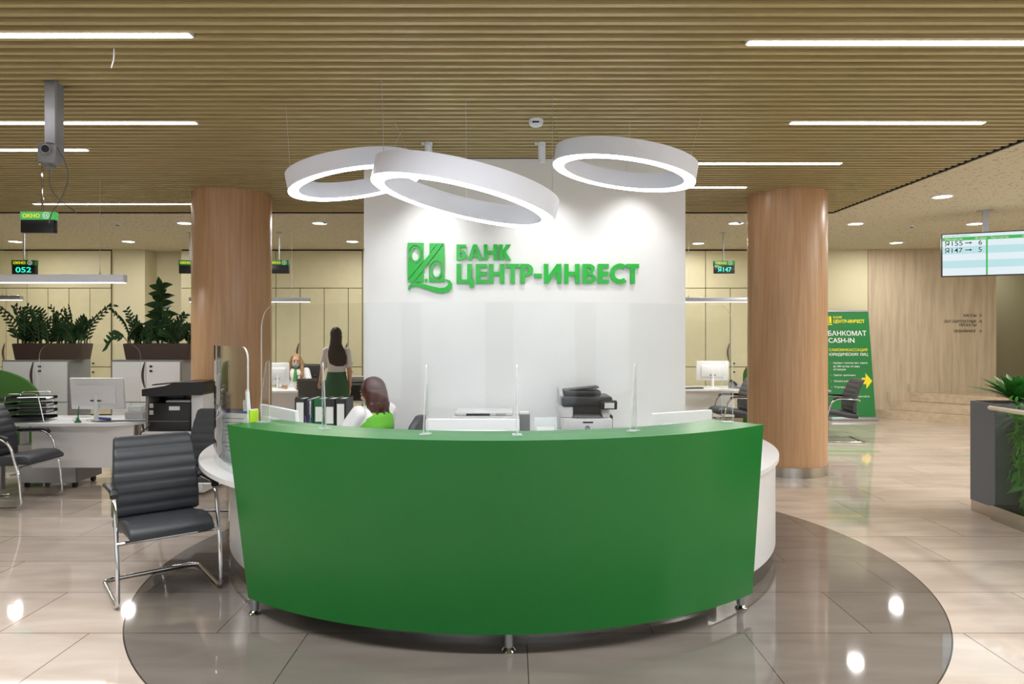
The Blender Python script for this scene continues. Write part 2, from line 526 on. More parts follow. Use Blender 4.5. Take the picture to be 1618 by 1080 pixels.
# slatted ceiling: slats run left to right, dark void above
SL0, SLP, SLW = 3.443, 0.0985, 0.036
bm = B()
k = -64
while SL0 + k * SLP < 9.33:
    y = SL0 + k * SLP
    b2(bm, (-11, y, CZ), (4.37, y + SLW, CZ + 0.09)); k += 1
struct('ceiling', bm, M['slat'], 'bronze-brown slatted ceiling over the hall', 'ceiling', smooth=False)
bm = B(); b2(bm, (-11, -3.2, CZ + 0.30), (4.43, 9.42, CZ + 0.34))
b2(bm, (4.40, -3.2, CZ + 0.004), (4.43, 9.42, CZ + 0.30)); b2(bm, (-11, 9.39, CZ + 0.004), (4.43, 9.42, CZ + 0.30))
struct('ceiling_void', bm, M['plenum'], 'black void above the ceiling slats', 'ceiling', smooth=False)
bm = B()
prism(bm, [(-11, 9.42), (4.43, 9.42), (4.43, -3.2), (12, -3.2), (12, 17), (-11, 17)], lambda u, v, s: (u, v, CZ + (0.3 if s else 0.0)))
struct('ceiling_plaster', bm, M['plaster'], 'beige speckled acoustic plaster ceiling beyond the slats', 'ceiling', smooth=False)

# back wall of the hall, with a niche, and wood wall to the right
BW = 13.4
bm = B()
xa, xb = X(229, BW), X(286, BW)
prism(bm, [(-11, BW), (xa, BW), (xa, BW + 0.45), (xb, BW + 0.45), (xb, BW), (X(1371, BW), BW), (X(1371, BW), BW + 0.7), (-11, BW + 0.7)],
      lambda u, v, s: (u, v, CZ * s))
struct('wall_back', bm, M['beigeflat'], 'cream back wall of the hall with a recessed niche', 'wall', smooth=False)
WX1 = X(1573, BW)
bm = B(); b2(bm, (X(1371, BW) + 0.002, BW - 0.02, 0), (WX1, BW + 0.6, CZ - 0.002)); struct('wall_panel', bm, M['oak'], 'bleached oak wall behind the marble steps', 'wall', smooth=False)
bm = B(); b2(bm, (WX1, 14.9, 0), (12, 15.1, CZ)); struct('wall_stair', bm, M['beigeshade'], 'beige wall of the stair passage, coloured as if in shade', 'wall', smooth=False)
bm = B(); b2(bm, (-11.1, -3.2, 0), (-11, 17, CZ + 0.3)); struct('wall_left', bm, M['beigeflat'], 'cream wall at the side of the desks', 'wall', smooth=False)
bm = B(); b2(bm, (12, -3.2, 0), (12.1, 17, CZ + 0.3)); struct('wall_right', bm, M['beigeflat'], 'cream wall beyond the glass planter', 'wall', smooth=False)
# street front behind the camera: piers, parapet and lintel between four windows
bm = B()
b2(bm, (-11, -3.2, 0), (12, -3.0, 0.45)); b2(bm, (-11, -3.2, 3.05), (12, -3.0, CZ))
for a, b_ in ((-11, -8.95), (-5.45, -4.15), (-0.65, 0.65), (4.15, 5.45), (8.95, 12)):
    b2(bm, (a, -3.2, 0.45), (b_, -3.0, 3.05))
struct('wall_front', bm, M['greylam'], 'street wall with four large windows', 'wall', smooth=False)
# far end of the room behind the niche
bm = B(); b2(bm, (-11, 16.8, 0), (12, 17, CZ + 0.3)); struct('wall_end', bm, M['beigeflat'], 'cream end wall behind the partitions', 'wall', smooth=False)

# white feature wall behind the desk
FW = 6.46
FX0, FX1 = X(575, FW), X(1083, FW)
bm = B(); b2(bm, (FX0, FW, 0), (FX1, FW + 0.18, CZ - 0.004)); struct('wall_feature', bm, M['featwhite'], 'satin white wall panel behind the reception desk carrying the green bank sign', 'wall', smooth=False)


def column(cx_, cy_, label):
    t = thing('column', label, 'column', (cx_, cy_, 0), kind='structure')
    bm = B(); cyl(bm, (0, 0, 0.11 + (CZ - 0.11) / 2 + 0.045), 0.449, CZ - 0.11 + 0.09, n=96); obj('shaft', bm, M['colwood'], t)
    bm = B(); lathe(bm, [(0.449, 0), (0.456, 0), (0.456, 0.115), (0.449, 0.115)], 96); obj('base_ring', bm, M['steel'], t)
    return t


column(-3.36, 8.2, 'round wood-veneered column beside the printer and planters')
column(3.30, 8.2, 'round wood-veneered column beside the banner, steel base ring showing')

# marble steps climbing at 45 degrees to the oak wall
st = thing('staircase', 'three pale marble steps climbing past the oak wall', 'stairs', (0, 0, 0))
for i, (px, h) in enumerate(((1383, 0.165), (1404, 0.33), (1437, 0.5))):
    x0 = X(px, BW)
    e = 2.6 if i == 0 else 2.2
    bm = B()
    prism(bm, [(x0, BW - 0.022), (x0 + e, BW - 0.022 - e), (11.9, BW - 0.022 - e), (11.9, 14.88), (WX1 + 0.01, 14.88), (WX1 + 0.01, BW - 0.022)],
          lambda u, v, s: (u, v, (i * 0.167 if s == 0 else h)))
    obj('step', bm, MARBLE, st, smooth=False)
    bm = B(); b2(bm, (x0 - 0.03, BW - 0.034, h), (x0 - 0.005, BW - 0.022, h + 0.17)) if i else b2(bm, (x0 - 0.03, BW - 0.034, 0.0), (x0 - 0.005, BW - 0.022, 0.165))
    obj('edge_strip', bm, M['steel'], st, smooth=False)


# ------------------------------------------------------------------ built-in wardrobes along the back wall
def wardrobe(px0, px1, joints, label, zc=2.54, zm=1.0, split_top=None, handles=()):
    x0, x1 = X(px0, BW), X(px1, BW)
    t = thing('built_in_wardrobe', label, 'wardrobe', ((x0 + x1) / 2, BW, 0), group='built-in wardrobes along the back wall')
    ox = -(x0 + x1) / 2
    bm = B(); b2(bm, (x0 + ox, -0.02, 0), (x1 + ox, -0.001, CZ - 0.006)); obj('body', bm, M['seam'], t, smooth=False)
    g = 0.007
    tops = [x0] + [X(p, BW) for p in (split_top or [])] + [x1]
    for a, b_ in zip(tops, tops[1:]):
        bm = B(); b2(bm, (a + g + ox, -0.04, zc + g), (b_ - g + ox, -0.02, CZ - 0.03)); obj('top_panel', bm, M['beige'], t, smooth=False)
    xs = [x0] + [X(p, BW) for p in joints] + [x1]
    for i, (a, b_) in enumerate(zip(xs, xs[1:])):
        bm = B(); b2(bm, (a + g + ox, -0.04, zm + g), (b_ - g + ox, -0.02, zc - g)); d = obj('door', bm, M['beige'], t, smooth=False)
        bm = B(); b2(bm, (a + g + ox, -0.04, 0.08), (b_ - g + ox, -0.02, zm - g)); dl = obj('lower_door', bm, M['beige'], t, smooth=False)
        side = 1 if i % 2 == 0 else -1
        ex = (b_ if side > 0 else a) + ox - side * 0.02
        if i in handles and i % 2:
            for zz_, pp_ in ((zm + 0.07, d), (zm - 0.10, dl)):
                bm = B(); cyl(bm, (a + ox + 0.07, -0.05, zz_), 0.016, 0.03, 'Y', 14); obj('lock', bm, M['blackp'], pp_)
        elif i in handles:
            bm = B()
            pts = [(ex - side * 0.035 * math.sin(PI * q / 10), -0.052, zm + 0.10 + 0.36 * q / 10) for q in range(11)]
            tube(bm, pts, [0.006 + 0.012 * math.sin(PI * q / 10) for q in range(11)], 8); obj('handle', bm, M['brown'], d)
    return t


wardrobe(-40, 177, (12, 45, 78, 111, 144), 'cream built-in wardrobe behind the first planter, under the number board reading 052', split_top=(45,), handles=(0, 1, 2, 3, 4, 5))
wardrobe(288, 573, (320, 355, 400, 437, 475, 513, 551), 'cream built-in wardrobe behind the standing woman in the green skirt', split_top=(437,), handles=(0, 1, 4, 5, 6, 7))
wardrobe(1060, 1195, (1075, 1114, 1153), 'cream built-in wardrobe beside the white sign wall, under the number board reading 147', split_top=(1114,), handles=(1, 2, 3))

# ------------------------------------------------------------------ ceiling lamps and fittings
def linear(px0, px1, y, label):
    n = round((y - SL0 - 0.067) / SLP); yy = SL0 + n * SLP + 0.067
    x0, x1 = X(px0, yy), X(px1, yy)
    t = thing('linear_ceiling_light', label, 'ceiling light', ((x0 + x1) / 2, yy, CZ), group='linear lights in the slatted ceiling')
    L = (x1 - x0) / 2
    bm = B(); b2(bm, (-L, -0.028, 0.001), (L, 0.028, 0.07)); obj('housing', bm, M['ring'], t, smooth=False)
    bm = B(); b2(bm, (-L + 0.01, -0.025, -0.003), (L - 0.01, 0.025, 0.001)); obj('diffuser', bm, M['lamp'], t, smooth=False)


linear(-260, 303, 3.80, 'linear light with its end above the dangling white cable stub')
linear(-200, 311, 5.42, 'linear light crossing behind the ceiling post, long one')
linear(-180, 139, 6.20, 'linear light ending just past the projector on the ceiling post')
linear(53, 345, 8.74, 'linear light running up to the column with the planters')
linear(1180, 1760, 3.90, 'linear light over the front of the desk, longest one running out of view')
linear(1248, 1556, 5.38, 'linear light in front of the banner column, both ends showing')
linear(1075, 1330, 6.62, 'linear light behind the highest ring lamp, ending above the banner column')
linear(1060, 1180, 7.72, 'short stretch of linear light between sign wall and banner column')


def downlight(x, y, label):
    t = thing('downlight', label, 'ceiling light', (x, y, CZ), group='round downlights in the plaster ceiling')
    bm = B(); ringm(bm, [(0.098, -0.001), (0.122, -0.001), (0.120, -0.008), (0.100, -0.010)], 32); obj('trim_ring', bm, M['ring'], t)
    bm = B(); cyl(bm, (0, 0, -0.004), 0.098, 0.006, n=32); obj('diffuser', bm, M['down'], t)
    l = bpy.data.lights.new('downlight_beam', 'AREA'); l.shape = 'DISK'; l.size = 0.18; l.energy = 25; l.color = (1, 0.985, 0.965)
    lo = bpy.data.objects.new('downlight_beam', l); col.objects.link(lo); lo.parent = t; lo.location = (0, 0, -0.013)


for px, py, lb in ((24, 381, 'round downlight above the number board reading 052'), (203, 381, 'round downlight above the plain cream wall beside the niche'),
                   (292, 352, 'round downlight close to the column with the planters'), (505, 352, 'round downlight nearer the hall, above the standing woman'),
                   (557, 381, 'round downlight by the wardrobe beside the sign wall, above the standing woman'), (1103, 384, 'round downlight near the wardrobe, just right of the sign wall'),
                   (1163, 352, 'round downlight above the number board reading 147'), (1352, 353, 'round downlight over the green banner'),
                   (1416, 383, 'round downlight close to the top of the oak wall'), (1489, 310, 'round downlight nearest the slatted ceiling, above the display screen'),
                   (1540, 353, 'round downlight beside the post of the display screen')):
    d = (CZ - EYE) * F / (HY - py)
    downlight(X(px, d), d, lb)


def ring_lamp(px, py, d, dia, hgt, wid, roll, pitch, label, wires):
    c = P(px, py, d)
    t = thing('ring_pendant_lamp', label, 'pendant lamp', c, group='white ring lamps over the desk', rot=(R(pitch), R(roll), 0))
    ro, ri = dia / 2, dia / 2 - wid
    bm = B(); n = 96
    loft(bm, [[(r * math.cos(2 * PI * j / n), r * math.sin(2 * PI * j / n), z) for r, z in ((ro, -hgt / 2), (ro, hgt / 2), (ri, hgt / 2), (ri, -hgt / 2))] for j in range(n)], False, True)
    obj('ring_body', bm, M['ring'], t)
    bm = B(); zz = -hgt / 2
    loft(bm, [[(r * math.cos(2 * PI * j / n), r * math.sin(2 * PI * j / n), z) for r, z in ((ro - 0.002, zz - 0.006), (ro - 0.002, zz - 0.0005), (ri + 0.002, zz - 0.0005), (ri + 0.002, zz - 0.006))] for j in range(n)], False, True)
    obj('diffuser', bm, M['ringlamp'], t)
    inv = (Matrix.Translation(c) @ t.rotation_euler.to_matrix().to_4x4()).inverted()
    for ang, top in wires:
        p0 = Vector(((ro - wid / 2) * math.cos(R(ang)), (ro - wid / 2) * math.sin(R(ang)), hgt / 2))
        p1 = inv @ Vector((top[0], top[1], CZ + 0.06))
        bm = B(); tube(bm, [p0, p1], 0.002, 6); obj('suspension_wire', bm, M['wire'], t)
    return t


ring_lamp(560, 277, 5.05, 0.975, 0.125, 0.075, -10.5, 1.0, 'smallest white ring lamp, tilted down towards the column with the planters', ((20, (-0.95, 5.4)), (75, (-0.86, 5.55)), (190, (-1.66, 5.0))))
ring_lamp(736, 304, 4.45, 1.215, 0.135, 0.085, 12.5, -0.5, 'widest and lowest white ring lamp in front of the sign wall', ((-8, (0.28, 4.75)), (95, (-0.33, 4.9)), (178, (-0.86, 4.5))))
ring_lamp(987, 262, 5.0, 1.04, 0.122, 0.08, 9.0, 1.5, 'white ring lamp hanging highest, before the top corner of the sign wall', ((172, (0.32, 5.2)), (10, (1.45, 5.15)), (80, (0.93, 5.35))))


def spot(px, label, aim):
    y = 5.93
    x = X(px, y)
    t = thing('ceiling_spotlight', label, 'spotlight', (x, y, CZ), group='spotlights that wash the sign wall')
    bm = B(); cyl(bm, (0, 0, -0.012), 0.035, 0.024, n=20); cyl(bm, (-0.05, 0, -0.008), 0.012, 0.016, n=12); obj('mount', bm, M['ring'], t)
    bm = B(); d = (Vector(aim) - Vector((x, y, CZ - 0.05))).normalized()
    p0 = Vector((0, 0, -0.02)); p1 = p0 + Vector((d.x * 0.05, 0.02, -0.15))
    tube(bm, [p0, p0 + (p1 - p0) * 0.02, p1], [0.02, 0.032, 0.032], 20); obj('lamp_head', bm, M['ring'], t)
    l = bpy.data.lights.new('spot_beam', 'SPOT'); l.energy = 33; l.spot_size = R(80); l.spot_blend = 1.0; l.shadow_soft_size = 0.04; l.color = (1, 0.985, 0.96)
    lo = bpy.data.objects.new('spot_beam', l); col.objects.link(lo); lo.parent = t
    lo.location = p1 + Vector((0, -0.02, -0.01))
    q = (Vector(aim) - (Vector((x, y, CZ)) + lo.location))
    lo.rotation_euler = q.to_track_quat('-Z', 'Y').to_euler()


spot(677, 'white spotlight above the sign emblem, nearest the widest ring lamp', (-0.75, 6.46, 2.35))
spot(856, 'white spotlight below the smoke detector, aimed at the sign wall', (0.30, 6.46, 2.35))
spot(1023, 'white spotlight half hidden behind the highest ring lamp', (1.1, 6.46, 2.35))

sd = thing('smoke_detector', 'round white smoke detector on the slatted ceiling', 'smoke detector', (X(847, 5.3), 5.3, CZ))
bm = B(); lathe(bm, [(0.055, 0), (0.055, -0.028), (0.046, -0.045), (0.03, -0.052)], 32); obj('housing', bm, M['ring'], sd)
bm = B(); b2(bm, (-0.03, -0.056, -0.036), (0.022, -0.04, -0.026)); obj('slot', bm, M['blackp'], sd)
for px, py, lb in ((186, 353, 'small dark sensor on the plaster ceiling near the pendant wire'), (1440, 356, 'small dark sensor on the plaster ceiling before the oak wall'),
                   (513, 349, 'small sensor beside the downlight above the standing woman'), (1169, 349, 'small sensor beside the downlight above the number board reading 147')):
    d = (CZ - EYE) * F / (HY - py)
    s_ = thing('ceiling_sensor', lb, 'sensor', (X(px, d), d, CZ))
    bm = B(); cyl(bm, (0, 0, -0.012), 0.04, 0.024, n=20); obj('housing', bm, M['ring'], s_)
    bm = B(); cyl(bm, (0, -0.005, -0.03), 0.026, 0.016, n=16); obj('lens', bm, M['greyp'], s_)

# ceiling post with its box projector and loop of cable
pj = thing('projector_post', 'grey metal ceiling post holding a small box projector with a loose cable loop', 'projector mount', (X(85, 4.55), 4.55, CZ))
bm = B(); b2(bm, (-0.042, -0.03, -0.45), (0.03, 0.03, 0.06)); obj('post', bm, M['alu'], pj, smooth=False)
bm = B(); b2(bm, (0.03, -0.035, -0.42), (0.044, 0.035, 0.06)); obj('cable_channel', bm, M['greyp'], pj, smooth=False)
bm = B(); box(bm, (0.02, -0.06, -0.48), (0.125, 0.09, 0.13), 0.012, rot=Matrix.Rotation(0.1, 3, 'Y')); b2(bm, (-0.03, -0.07, -0.565), (0.03, -0.02, -0.54)); hd = obj('projector_box', bm, M['greyp'], pj)
bm = B(); cyl(bm, (0.025, -0.108, -0.46), 0.032, 0.02, 'Y'); obj('lens_rim', bm, M['alu'], hd)
bm = B(); cyl(bm, (0.025, -0.115, -0.46), 0.024, 0.02, 'Y'); obj('lens', bm, M['blackp'], hd)
bm = B()
cp = [(0.03, -0.12, -0.42), (0.075, -0.1, -0.42), (0.13, -0.06, -0.55), (0.13, -0.05, -0.66), (0.08, -0.05, -0.78), (0.02, -0.05, -0.86), (0.0, -0.05, -0.93)]
tube(bm, fillet(cp, 0.06), 0.0035, 6)
cp = [(0.04, -0.1, -0.52), (0.01, -0.06, -0.62), (0.01, -0.05, -0.70), (0.07, -0.05, -0.78), (0.14, -0.05, -0.83), (0.19, -0.05, -0.87)]
tube(bm, fillet(cp, 0.06), 0.0035, 6); obj('cable', bm, M['cable'], pj)
lc = thing('loose_cable', 'short white cable stub dangling between the ceiling slats', 'cable', (X(180, 4.0), 4.0, CZ))
bm = B(); tube(bm, [(0, 0, 0.03), (0, 0, -0.03), (-0.002, 0, -0.06), (-0.016, 0, -0.105)], 0.004, 6); obj('wire', bm, M['ring'], lc)


def window_sign(px0, px1, py0, py1, d, number, shown, label, lit=False, pole_px=None, chain=False, shownum=None):
    x0, x1, z1, z0 = X(px0, d), X(px1, d), Z(py0, d), Z(py1, d)
    xc = (x0 + x1) / 2; W = x1 - x0; H = z1 - z0
    t = thing('window_number_sign', label, 'sign', (xc, d, z0), group='hanging window number signs')
    hh = H * 0.38
    bm = B(); b2(bm, (-W / 2, -0.03, 0), (W / 2, 0.03, H - hh), 0.003); obj('display', bm, M['blackp'], t)
    bm = B(); b2(bm, (-W / 2 - 0.004, -0.034, H - hh), (W / 2 + 0.004, 0.034, H), 0.003); hb = obj('header', bm, M['signlit'] if lit else M['signgreen'], t)
    text('lettering', 'ОКНО', M['signyel'], hb, -W / 2 + W * 0.07, H - hh * 0.74, hh * 0.46, -0.036, W * 0.52, bold=0.022)
    n = 24; cxr = W * 0.28; czr = H - hh / 2; rr = hh * 0.42
    ring = lambda r: [(cxr + r * math.cos(2 * PI * q / n), czr + r * math.sin(2 * PI * q / n)) for q in range(n)]
    curve_mesh('number_circle', [ring(rr), ring(rr * 0.84)], M['signwhite'], hb, 0.002, Matrix.Translation((0, -0.036, 0)))
    text('number', number, M['signwhite'], hb, cxr, czr - hh * 0.2, hh * 0.40, -0.036, align='CENTER', bold=0.015)
    if shown: text('digits', shown, M['led'], t, 0, (H - hh) * 0.2, (H - hh) * 0.62, -0.032, W * 0.66, 'CENTER', bold=0.006)
    px_ = (X(pole_px, d) - xc) if pole_px else 0
    bm = B(); tube(bm, [(px_, 0, H), (px_, 0, CZ - z0)], 0.011, 10); cyl(bm, (px_, 0, CZ - z0 - 0.006), 0.04, 0.012, n=20); obj('pole', bm, M['chrome'] if chain else M['alu'], t)


window_sign(36, 88, 335, 368, 6.65, '15', None, 'window sign numbered 15, brightest and nearest, below the projector', True, 67, True)
window_sign(21, 58, 411, 433, 9.6, '3', '052', 'window sign showing 052 in cyan digits', False, 38)
window_sign(284, 315, 411, 432, 11.15, '7', None, 'blank window sign half hidden by the column, beside the rubber plant', False, 300)
window_sign(426, 457, 411, 432, 11.15, '4', None, 'blank window sign numbered 4 beyond the column', False, 441)
window_sign(1128, 1160, 412, 432, 11.2, '5', 'Я147', 'window sign numbered 5 showing 147 in cyan digits', False, 1143)


def pendant_bar(x0, x1, y, z, h, label, wires):
    t = thing('pendant_bar_lamp', label, 'pendant lamp', ((x0 + x1) / 2, y, z), group='white pendant bars over the desks')
    L = (x1 - x0) / 2
    bm = B(); b2(bm, (-L, -0.04, 0.006), (L, 0.04, h), 0.003); obj('housing', bm, M['alu' if h < 0.08 else 'ring'], t)
    bm = B(); b2(bm, (-L + 0.01, -0.034, 0), (L - 0.01, 0.034, 0.006)); obj('diffuser', bm, M['pendlamp'], t)
    l = bpy.data.lights.new('bar_beam', 'AREA'); l.shape = 'RECTANGLE'; l.size = 2 * L; l.size_y = 0.06; l.energy = 12 * L * 2; l.color = (1, 0.985, 0.96)
    lo = bpy.data.objects.new('bar_beam', l); col.objects.link(lo); lo.parent = t; lo.location = (0, 0, -0.004)
    for wx in wires:
        bm = B(); tube(bm, [(wx - (x0 + x1) / 2, 0, h), (wx - (x0 + x1) / 2, 0, CZ - z)], 0.003, 6); cyl(bm, (wx - (x0 + x1) / 2, 0, h + 0.012), 0.01, 0.024, n=10); obj('suspension_wire', bm, M['wire'], t)


pendant_bar(X(-140, 7.4), X(198, 7.4), 7.4, Z(447, 7.4), 0.09, 'long white pendant bar lamp over the desk with the white monitor', (X(158, 7.4), X(-100, 7.4)))
pendant_bar(X(-140, 11), X(34, 11), 11, Z(474, 11), 0.075, 'small pendant bar lamp below the sign showing 052', (X(4, 11),))
pendant_bar(X(300, 11), X(490, 11), 11, Z(477, 11), 0.075, 'pendant bar lamp passing behind the column above the blonde woman', (X(461, 11), X(330, 11)))
pendant_bar(X(1075, 11), X(1215, 11), 11, Z(477, 11), 0.075, 'pendant bar lamp below the sign showing 147', (X(1088, 11),))

# ------------------------------------------------------------------ bank sign on the white wall
SD = FW - 0.03
sg = thing('bank_sign', 'raised green bank sign with percent emblem on the white wall', 'sign', (0, SD, 0))
SC = 3.852


def sp_(u, v): return (X(620 + u / SC, SD), Z(360 + v / SC, SD))


def ellp(u, v, ru, rv, n=40): return [sp_(u + ru * math.cos(2 * PI * k / n), v + rv * math.sin(2 * PI * k / n)) for k in range(n)]


def pl(*pts): return [sp_(u, v) for u, v in pts]


def em(name, splines, ex=0.024): return curve_mesh(name, splines, M['greentext'], sg, ex, Matrix.Translation((0, 0.012, 0)))


# emblem
em('emblem_panel', [pl((93, 90), (190, 90), (190, 196), (93, 318)) , ellp(140, 161, 42, 57)])
em('emblem_ring', [ellp(140, 161, 35, 50), ellp(140, 161, 24, 38)])
em('emblem_panel', [pl((225, 92), (274, 92), (225, 155))])
em('emblem_bar', [pl((278, 92), (311, 92), (130, 327), (95, 327), (95, 322))])
em('emblem_panel', [pl((190, 258), (190, 327), (137, 327))])
em('emblem_panel', [pl((316, 94), (316, 327), (222, 327), (222, 218)), ellp(268, 258, 43, 59)])
em('emblem_ring', [ellp(268, 258, 35, 51), ellp(268, 258, 24, 39)])
em('emblem_dot', [pl((197, 310), (212, 310), (212, 327), (197, 327))])
top = [(93, 374), (100, 350), (118, 333), (150, 331), (190, 340), (240, 354), (285, 364), (318, 362), (338, 348), (340, 332), (322, 318)]
bot = [(326, 311), (350, 318), (364, 340), (360, 366), (340, 388), (305, 397), (262, 391), (215, 375), (170, 360), (135, 353), (112, 360), (108, 374)]
em('emblem_swash', [pl(*(top + bot))])


def arcpts(cx_, cy_, rx, ry, a0, a1, n=14): return [(cx_ + rx * math.cos(R(a0 + (a1 - a0) * k / n)), cy_ - ry * math.sin(R(a0 + (a1 - a0) * k / n))) for k in range(n + 1)]


def letter(ch, x0, x1, y0, y1):
    h = y1 - y0; t = 0.235 * h; b = 0.20 * h; w_ = x1 - x0
    if ch == 'Б':
        yb = y0 + h * 0.36; rx = w_ * 0.5
        o = [(x0, y0), (x1 - 4, y0), (x1 - 4, y0 + b), (x0 + t, y0 + b), (x0 + t, yb)] + [(x0 + w_ * 0.5, yb)] + arcpts(x0 + w_ * 0.5, (yb + y1) / 2, rx, (y1 - yb) / 2, 90, -90)[1:] + [(x0, y1)]
        yi, yj = yb + b * 0.85, y1 - b * 0.85
        i_ = [(x0 + t, yi), (x0 + w_ * 0.48, yi)] + arcpts(x0 + w_ * 0.48, (yi + yj) / 2, rx - t, (yj - yi) / 2, 90, -90)[1:] + [(x0 + t, yj)]
        return [o, i_]
    if ch == 'А':
        m = (x0 + x1) / 2
        o = [(m - t * 0.52, y0), (m + t * 0.52, y0), (x1, y1), (x1 - t * 1.1, y1), (x1 - t * 1.1 - h * 0.055, y1 - h * 0.19), (x0 + t * 1.1 + h * 0.055, y1 - h * 0.19), (x0 + t * 1.1, y1), (x0, y1)]
        i_ = [(m, y0 + h * 0.30), (m + w_ * 0.135, y1 - h * 0.37), (m - w_ * 0.135, y1 - h * 0.37)]
        return [o, i_]
    if ch == 'Н':
        c = (y0 + y1) / 2
        return [[(x0, y0), (x0 + t, y0), (x0 + t, c - b / 2), (x1 - t, c - b / 2), (x1 - t, y0), (x1, y0), (x1, y1), (x1 - t, y1), (x1 - t, c + b / 2), (x0 + t, c + b / 2), (x0 + t, y1), (x0, y1)]]
    if ch == 'К':
        return [[(x0, y0), (x0 + t, y0), (x0 + t, y0 + h * 0.38), (x1 - t * 1.28, y0), (x1 - 1, y0), (x0 + w_ * 0.56, y0 + h * 0.46), (x1 + 2, y1), (x1 - t * 1.3, y1), (x0 + t, y0 + h * 0.60), (x0 + t, y1), (x0, y1)]]
    if ch == 'Ц':
        xr = x1 - h * 0.10
        return [[(x0, y0), (x0 + t, y0), (x0 + t, y1 - b), (xr - t, y1 - b), (xr - t, y0), (xr, y0), (xr, y1 - b), (x1, y1 - b), (x1, y1 + h * 0.21), (x1 - t * 0.9, y1 + h * 0.21), (x1 - t * 0.9, y1), (x0, y1)]]
    if ch == 'Е':
        c = (y0 + y1) / 2
        return [[(x0, y0), (x1, y0), (x1, y0 + b), (x0 + t, y0 + b), (x0 + t, c - b / 2), (x1 - 2, c - b / 2), (x1 - 2, c + b / 2), (x0 + t, c + b / 2), (x0 + t, y1 - b), (x1, y1 - b), (x1, y1), (x0, y1)]]
    if ch == 'Т':
        m = (x0 + x1) / 2
        return [[(x0, y0), (x1, y0), (x1, y0 + b), (m + t / 2, y0 + b), (m + t / 2, y1), (m - t / 2, y1), (m - t / 2, y0 + b), (x0, y0 + b)]]
    if ch == 'Р':
        yb = y0 + h * 0.64
        o = [(x0, y0), (x0 + w_ * 0.5, y0)] + arcpts(x0 + w_ * 0.5, (y0 + yb) / 2, w_ * 0.5, (yb - y0) / 2, 90, -90)[1:] + [(x0 + t, yb), (x0 + t, y1), (x0, y1)]
        yi, yj = y0 + b * 0.9, yb - b * 0.9
        i_ = [(x0 + t, yi), (x0 + w_ * 0.48, yi)] + arcpts(x0 + w_ * 0.48, (yi + yj) / 2, w_ * 0.5 - t, (yj - yi) / 2, 90, -90)[1:] + [(x0 + t, yj)]
        return [o, i_]
    if ch == '-': return [[(x0, y0), (x1, y0), (x1, y1), (x0, y1)]]
    if ch == 'И':
        return [[(x0, y0), (x0 + t, y0), (x0 + t, y1 - h * 0.40), (x1 - t, y0), (x1, y0), (x1, y1), (x1 - t, y1), (x1 - t, y0 + h * 0.40), (x0 + t, y1), (x0, y1)]]
    if ch == 'В':
        ym = y0 + h * 0.47; k = 0.93
        o = [(x0, y0), (x0 + w_ * 0.45, y0)] + arcpts(x0 + w_ * 0.45, (y0 + ym) / 2, w_ * 0.46, (ym - y0) / 2, 90, -75)[1:] + arcpts(x0 + w_ * 0.48, (ym + y1) / 2, w_ * 0.52, (y1 - ym) / 2, 75, -90)[1:] + [(x0, y1)]
        i1 = [(x0 + t, y0 + b * 0.9), (x0 + w_ * 0.42, y0 + b * 0.9)] + arcpts(x0 + w_ * 0.42, y0 + (h * 0.40 + b * 0.9) / 2, w_ * 0.2, (h * 0.40 - b * 0.9) / 2, 90, -90)[1:] + [(x0 + t, y0 + h * 0.40)]
        i2 = [(x0 + t, y0 + h * 0.57), (x0 + w_ * 0.45, y0 + h * 0.57)] + arcpts(x0 + w_ * 0.45, (y0 + h * 0.57 + y1 - b * 0.9) / 2, w_ * 0.24, (y1 - b * 0.9 - y0 - h * 0.57) / 2, 90, -90)[1:] + [(x0 + t, y1 - b * 0.9)]
        return [o, i1, i2]
    if ch == 'С':
        cx_ = x0 + h * 0.5; c = (y0 + y1) / 2; ro = h * 0.52; ri = ro - t
        a = 50
        return [arcpts(cx_, c, ro, ro, a, 360 - a, 36) + [(cx_ + ri * math.cos(R(a)) + t * 0.45, c + ri * math.sin(R(a)) - 0.1 * t)] * 0 + list(reversed(arcpts(cx_, c, ri, ri, a, 360 - a, 36)))]


for ch, a, b_ in (('Б', 390, 452), ('А', 458, 548), ('Н', 556, 638), ('К', 650, 721)):
    curve_mesh('letter', [pl(*s) for s in letter(ch, a, b_, 100, 195)], M['greentext'], sg, 0.03, Matrix.Translation((0, 0.012, 0)))
for ch, a, b_ in (('Ц', 390, 495), ('Е', 507, 575), ('Н', 587, 683), ('Т', 692, 774), ('Р', 779, 858), ('-', 862, 910), ('И', 922, 1028), ('Н', 1045, 1140), ('В', 1158, 1240), ('Е', 1252, 1318), ('С', 1327, 1415), ('Т', 1424, 1502)):
    y0, y1 = (277, 303) if ch == '-' else (218, 337)
    curve_mesh('letter', [pl(*s) for s in letter(ch, a, b_, y0, y1)], M['greentext'], sg, 0.03, Matrix.Translation((0, 0.012, 0)))

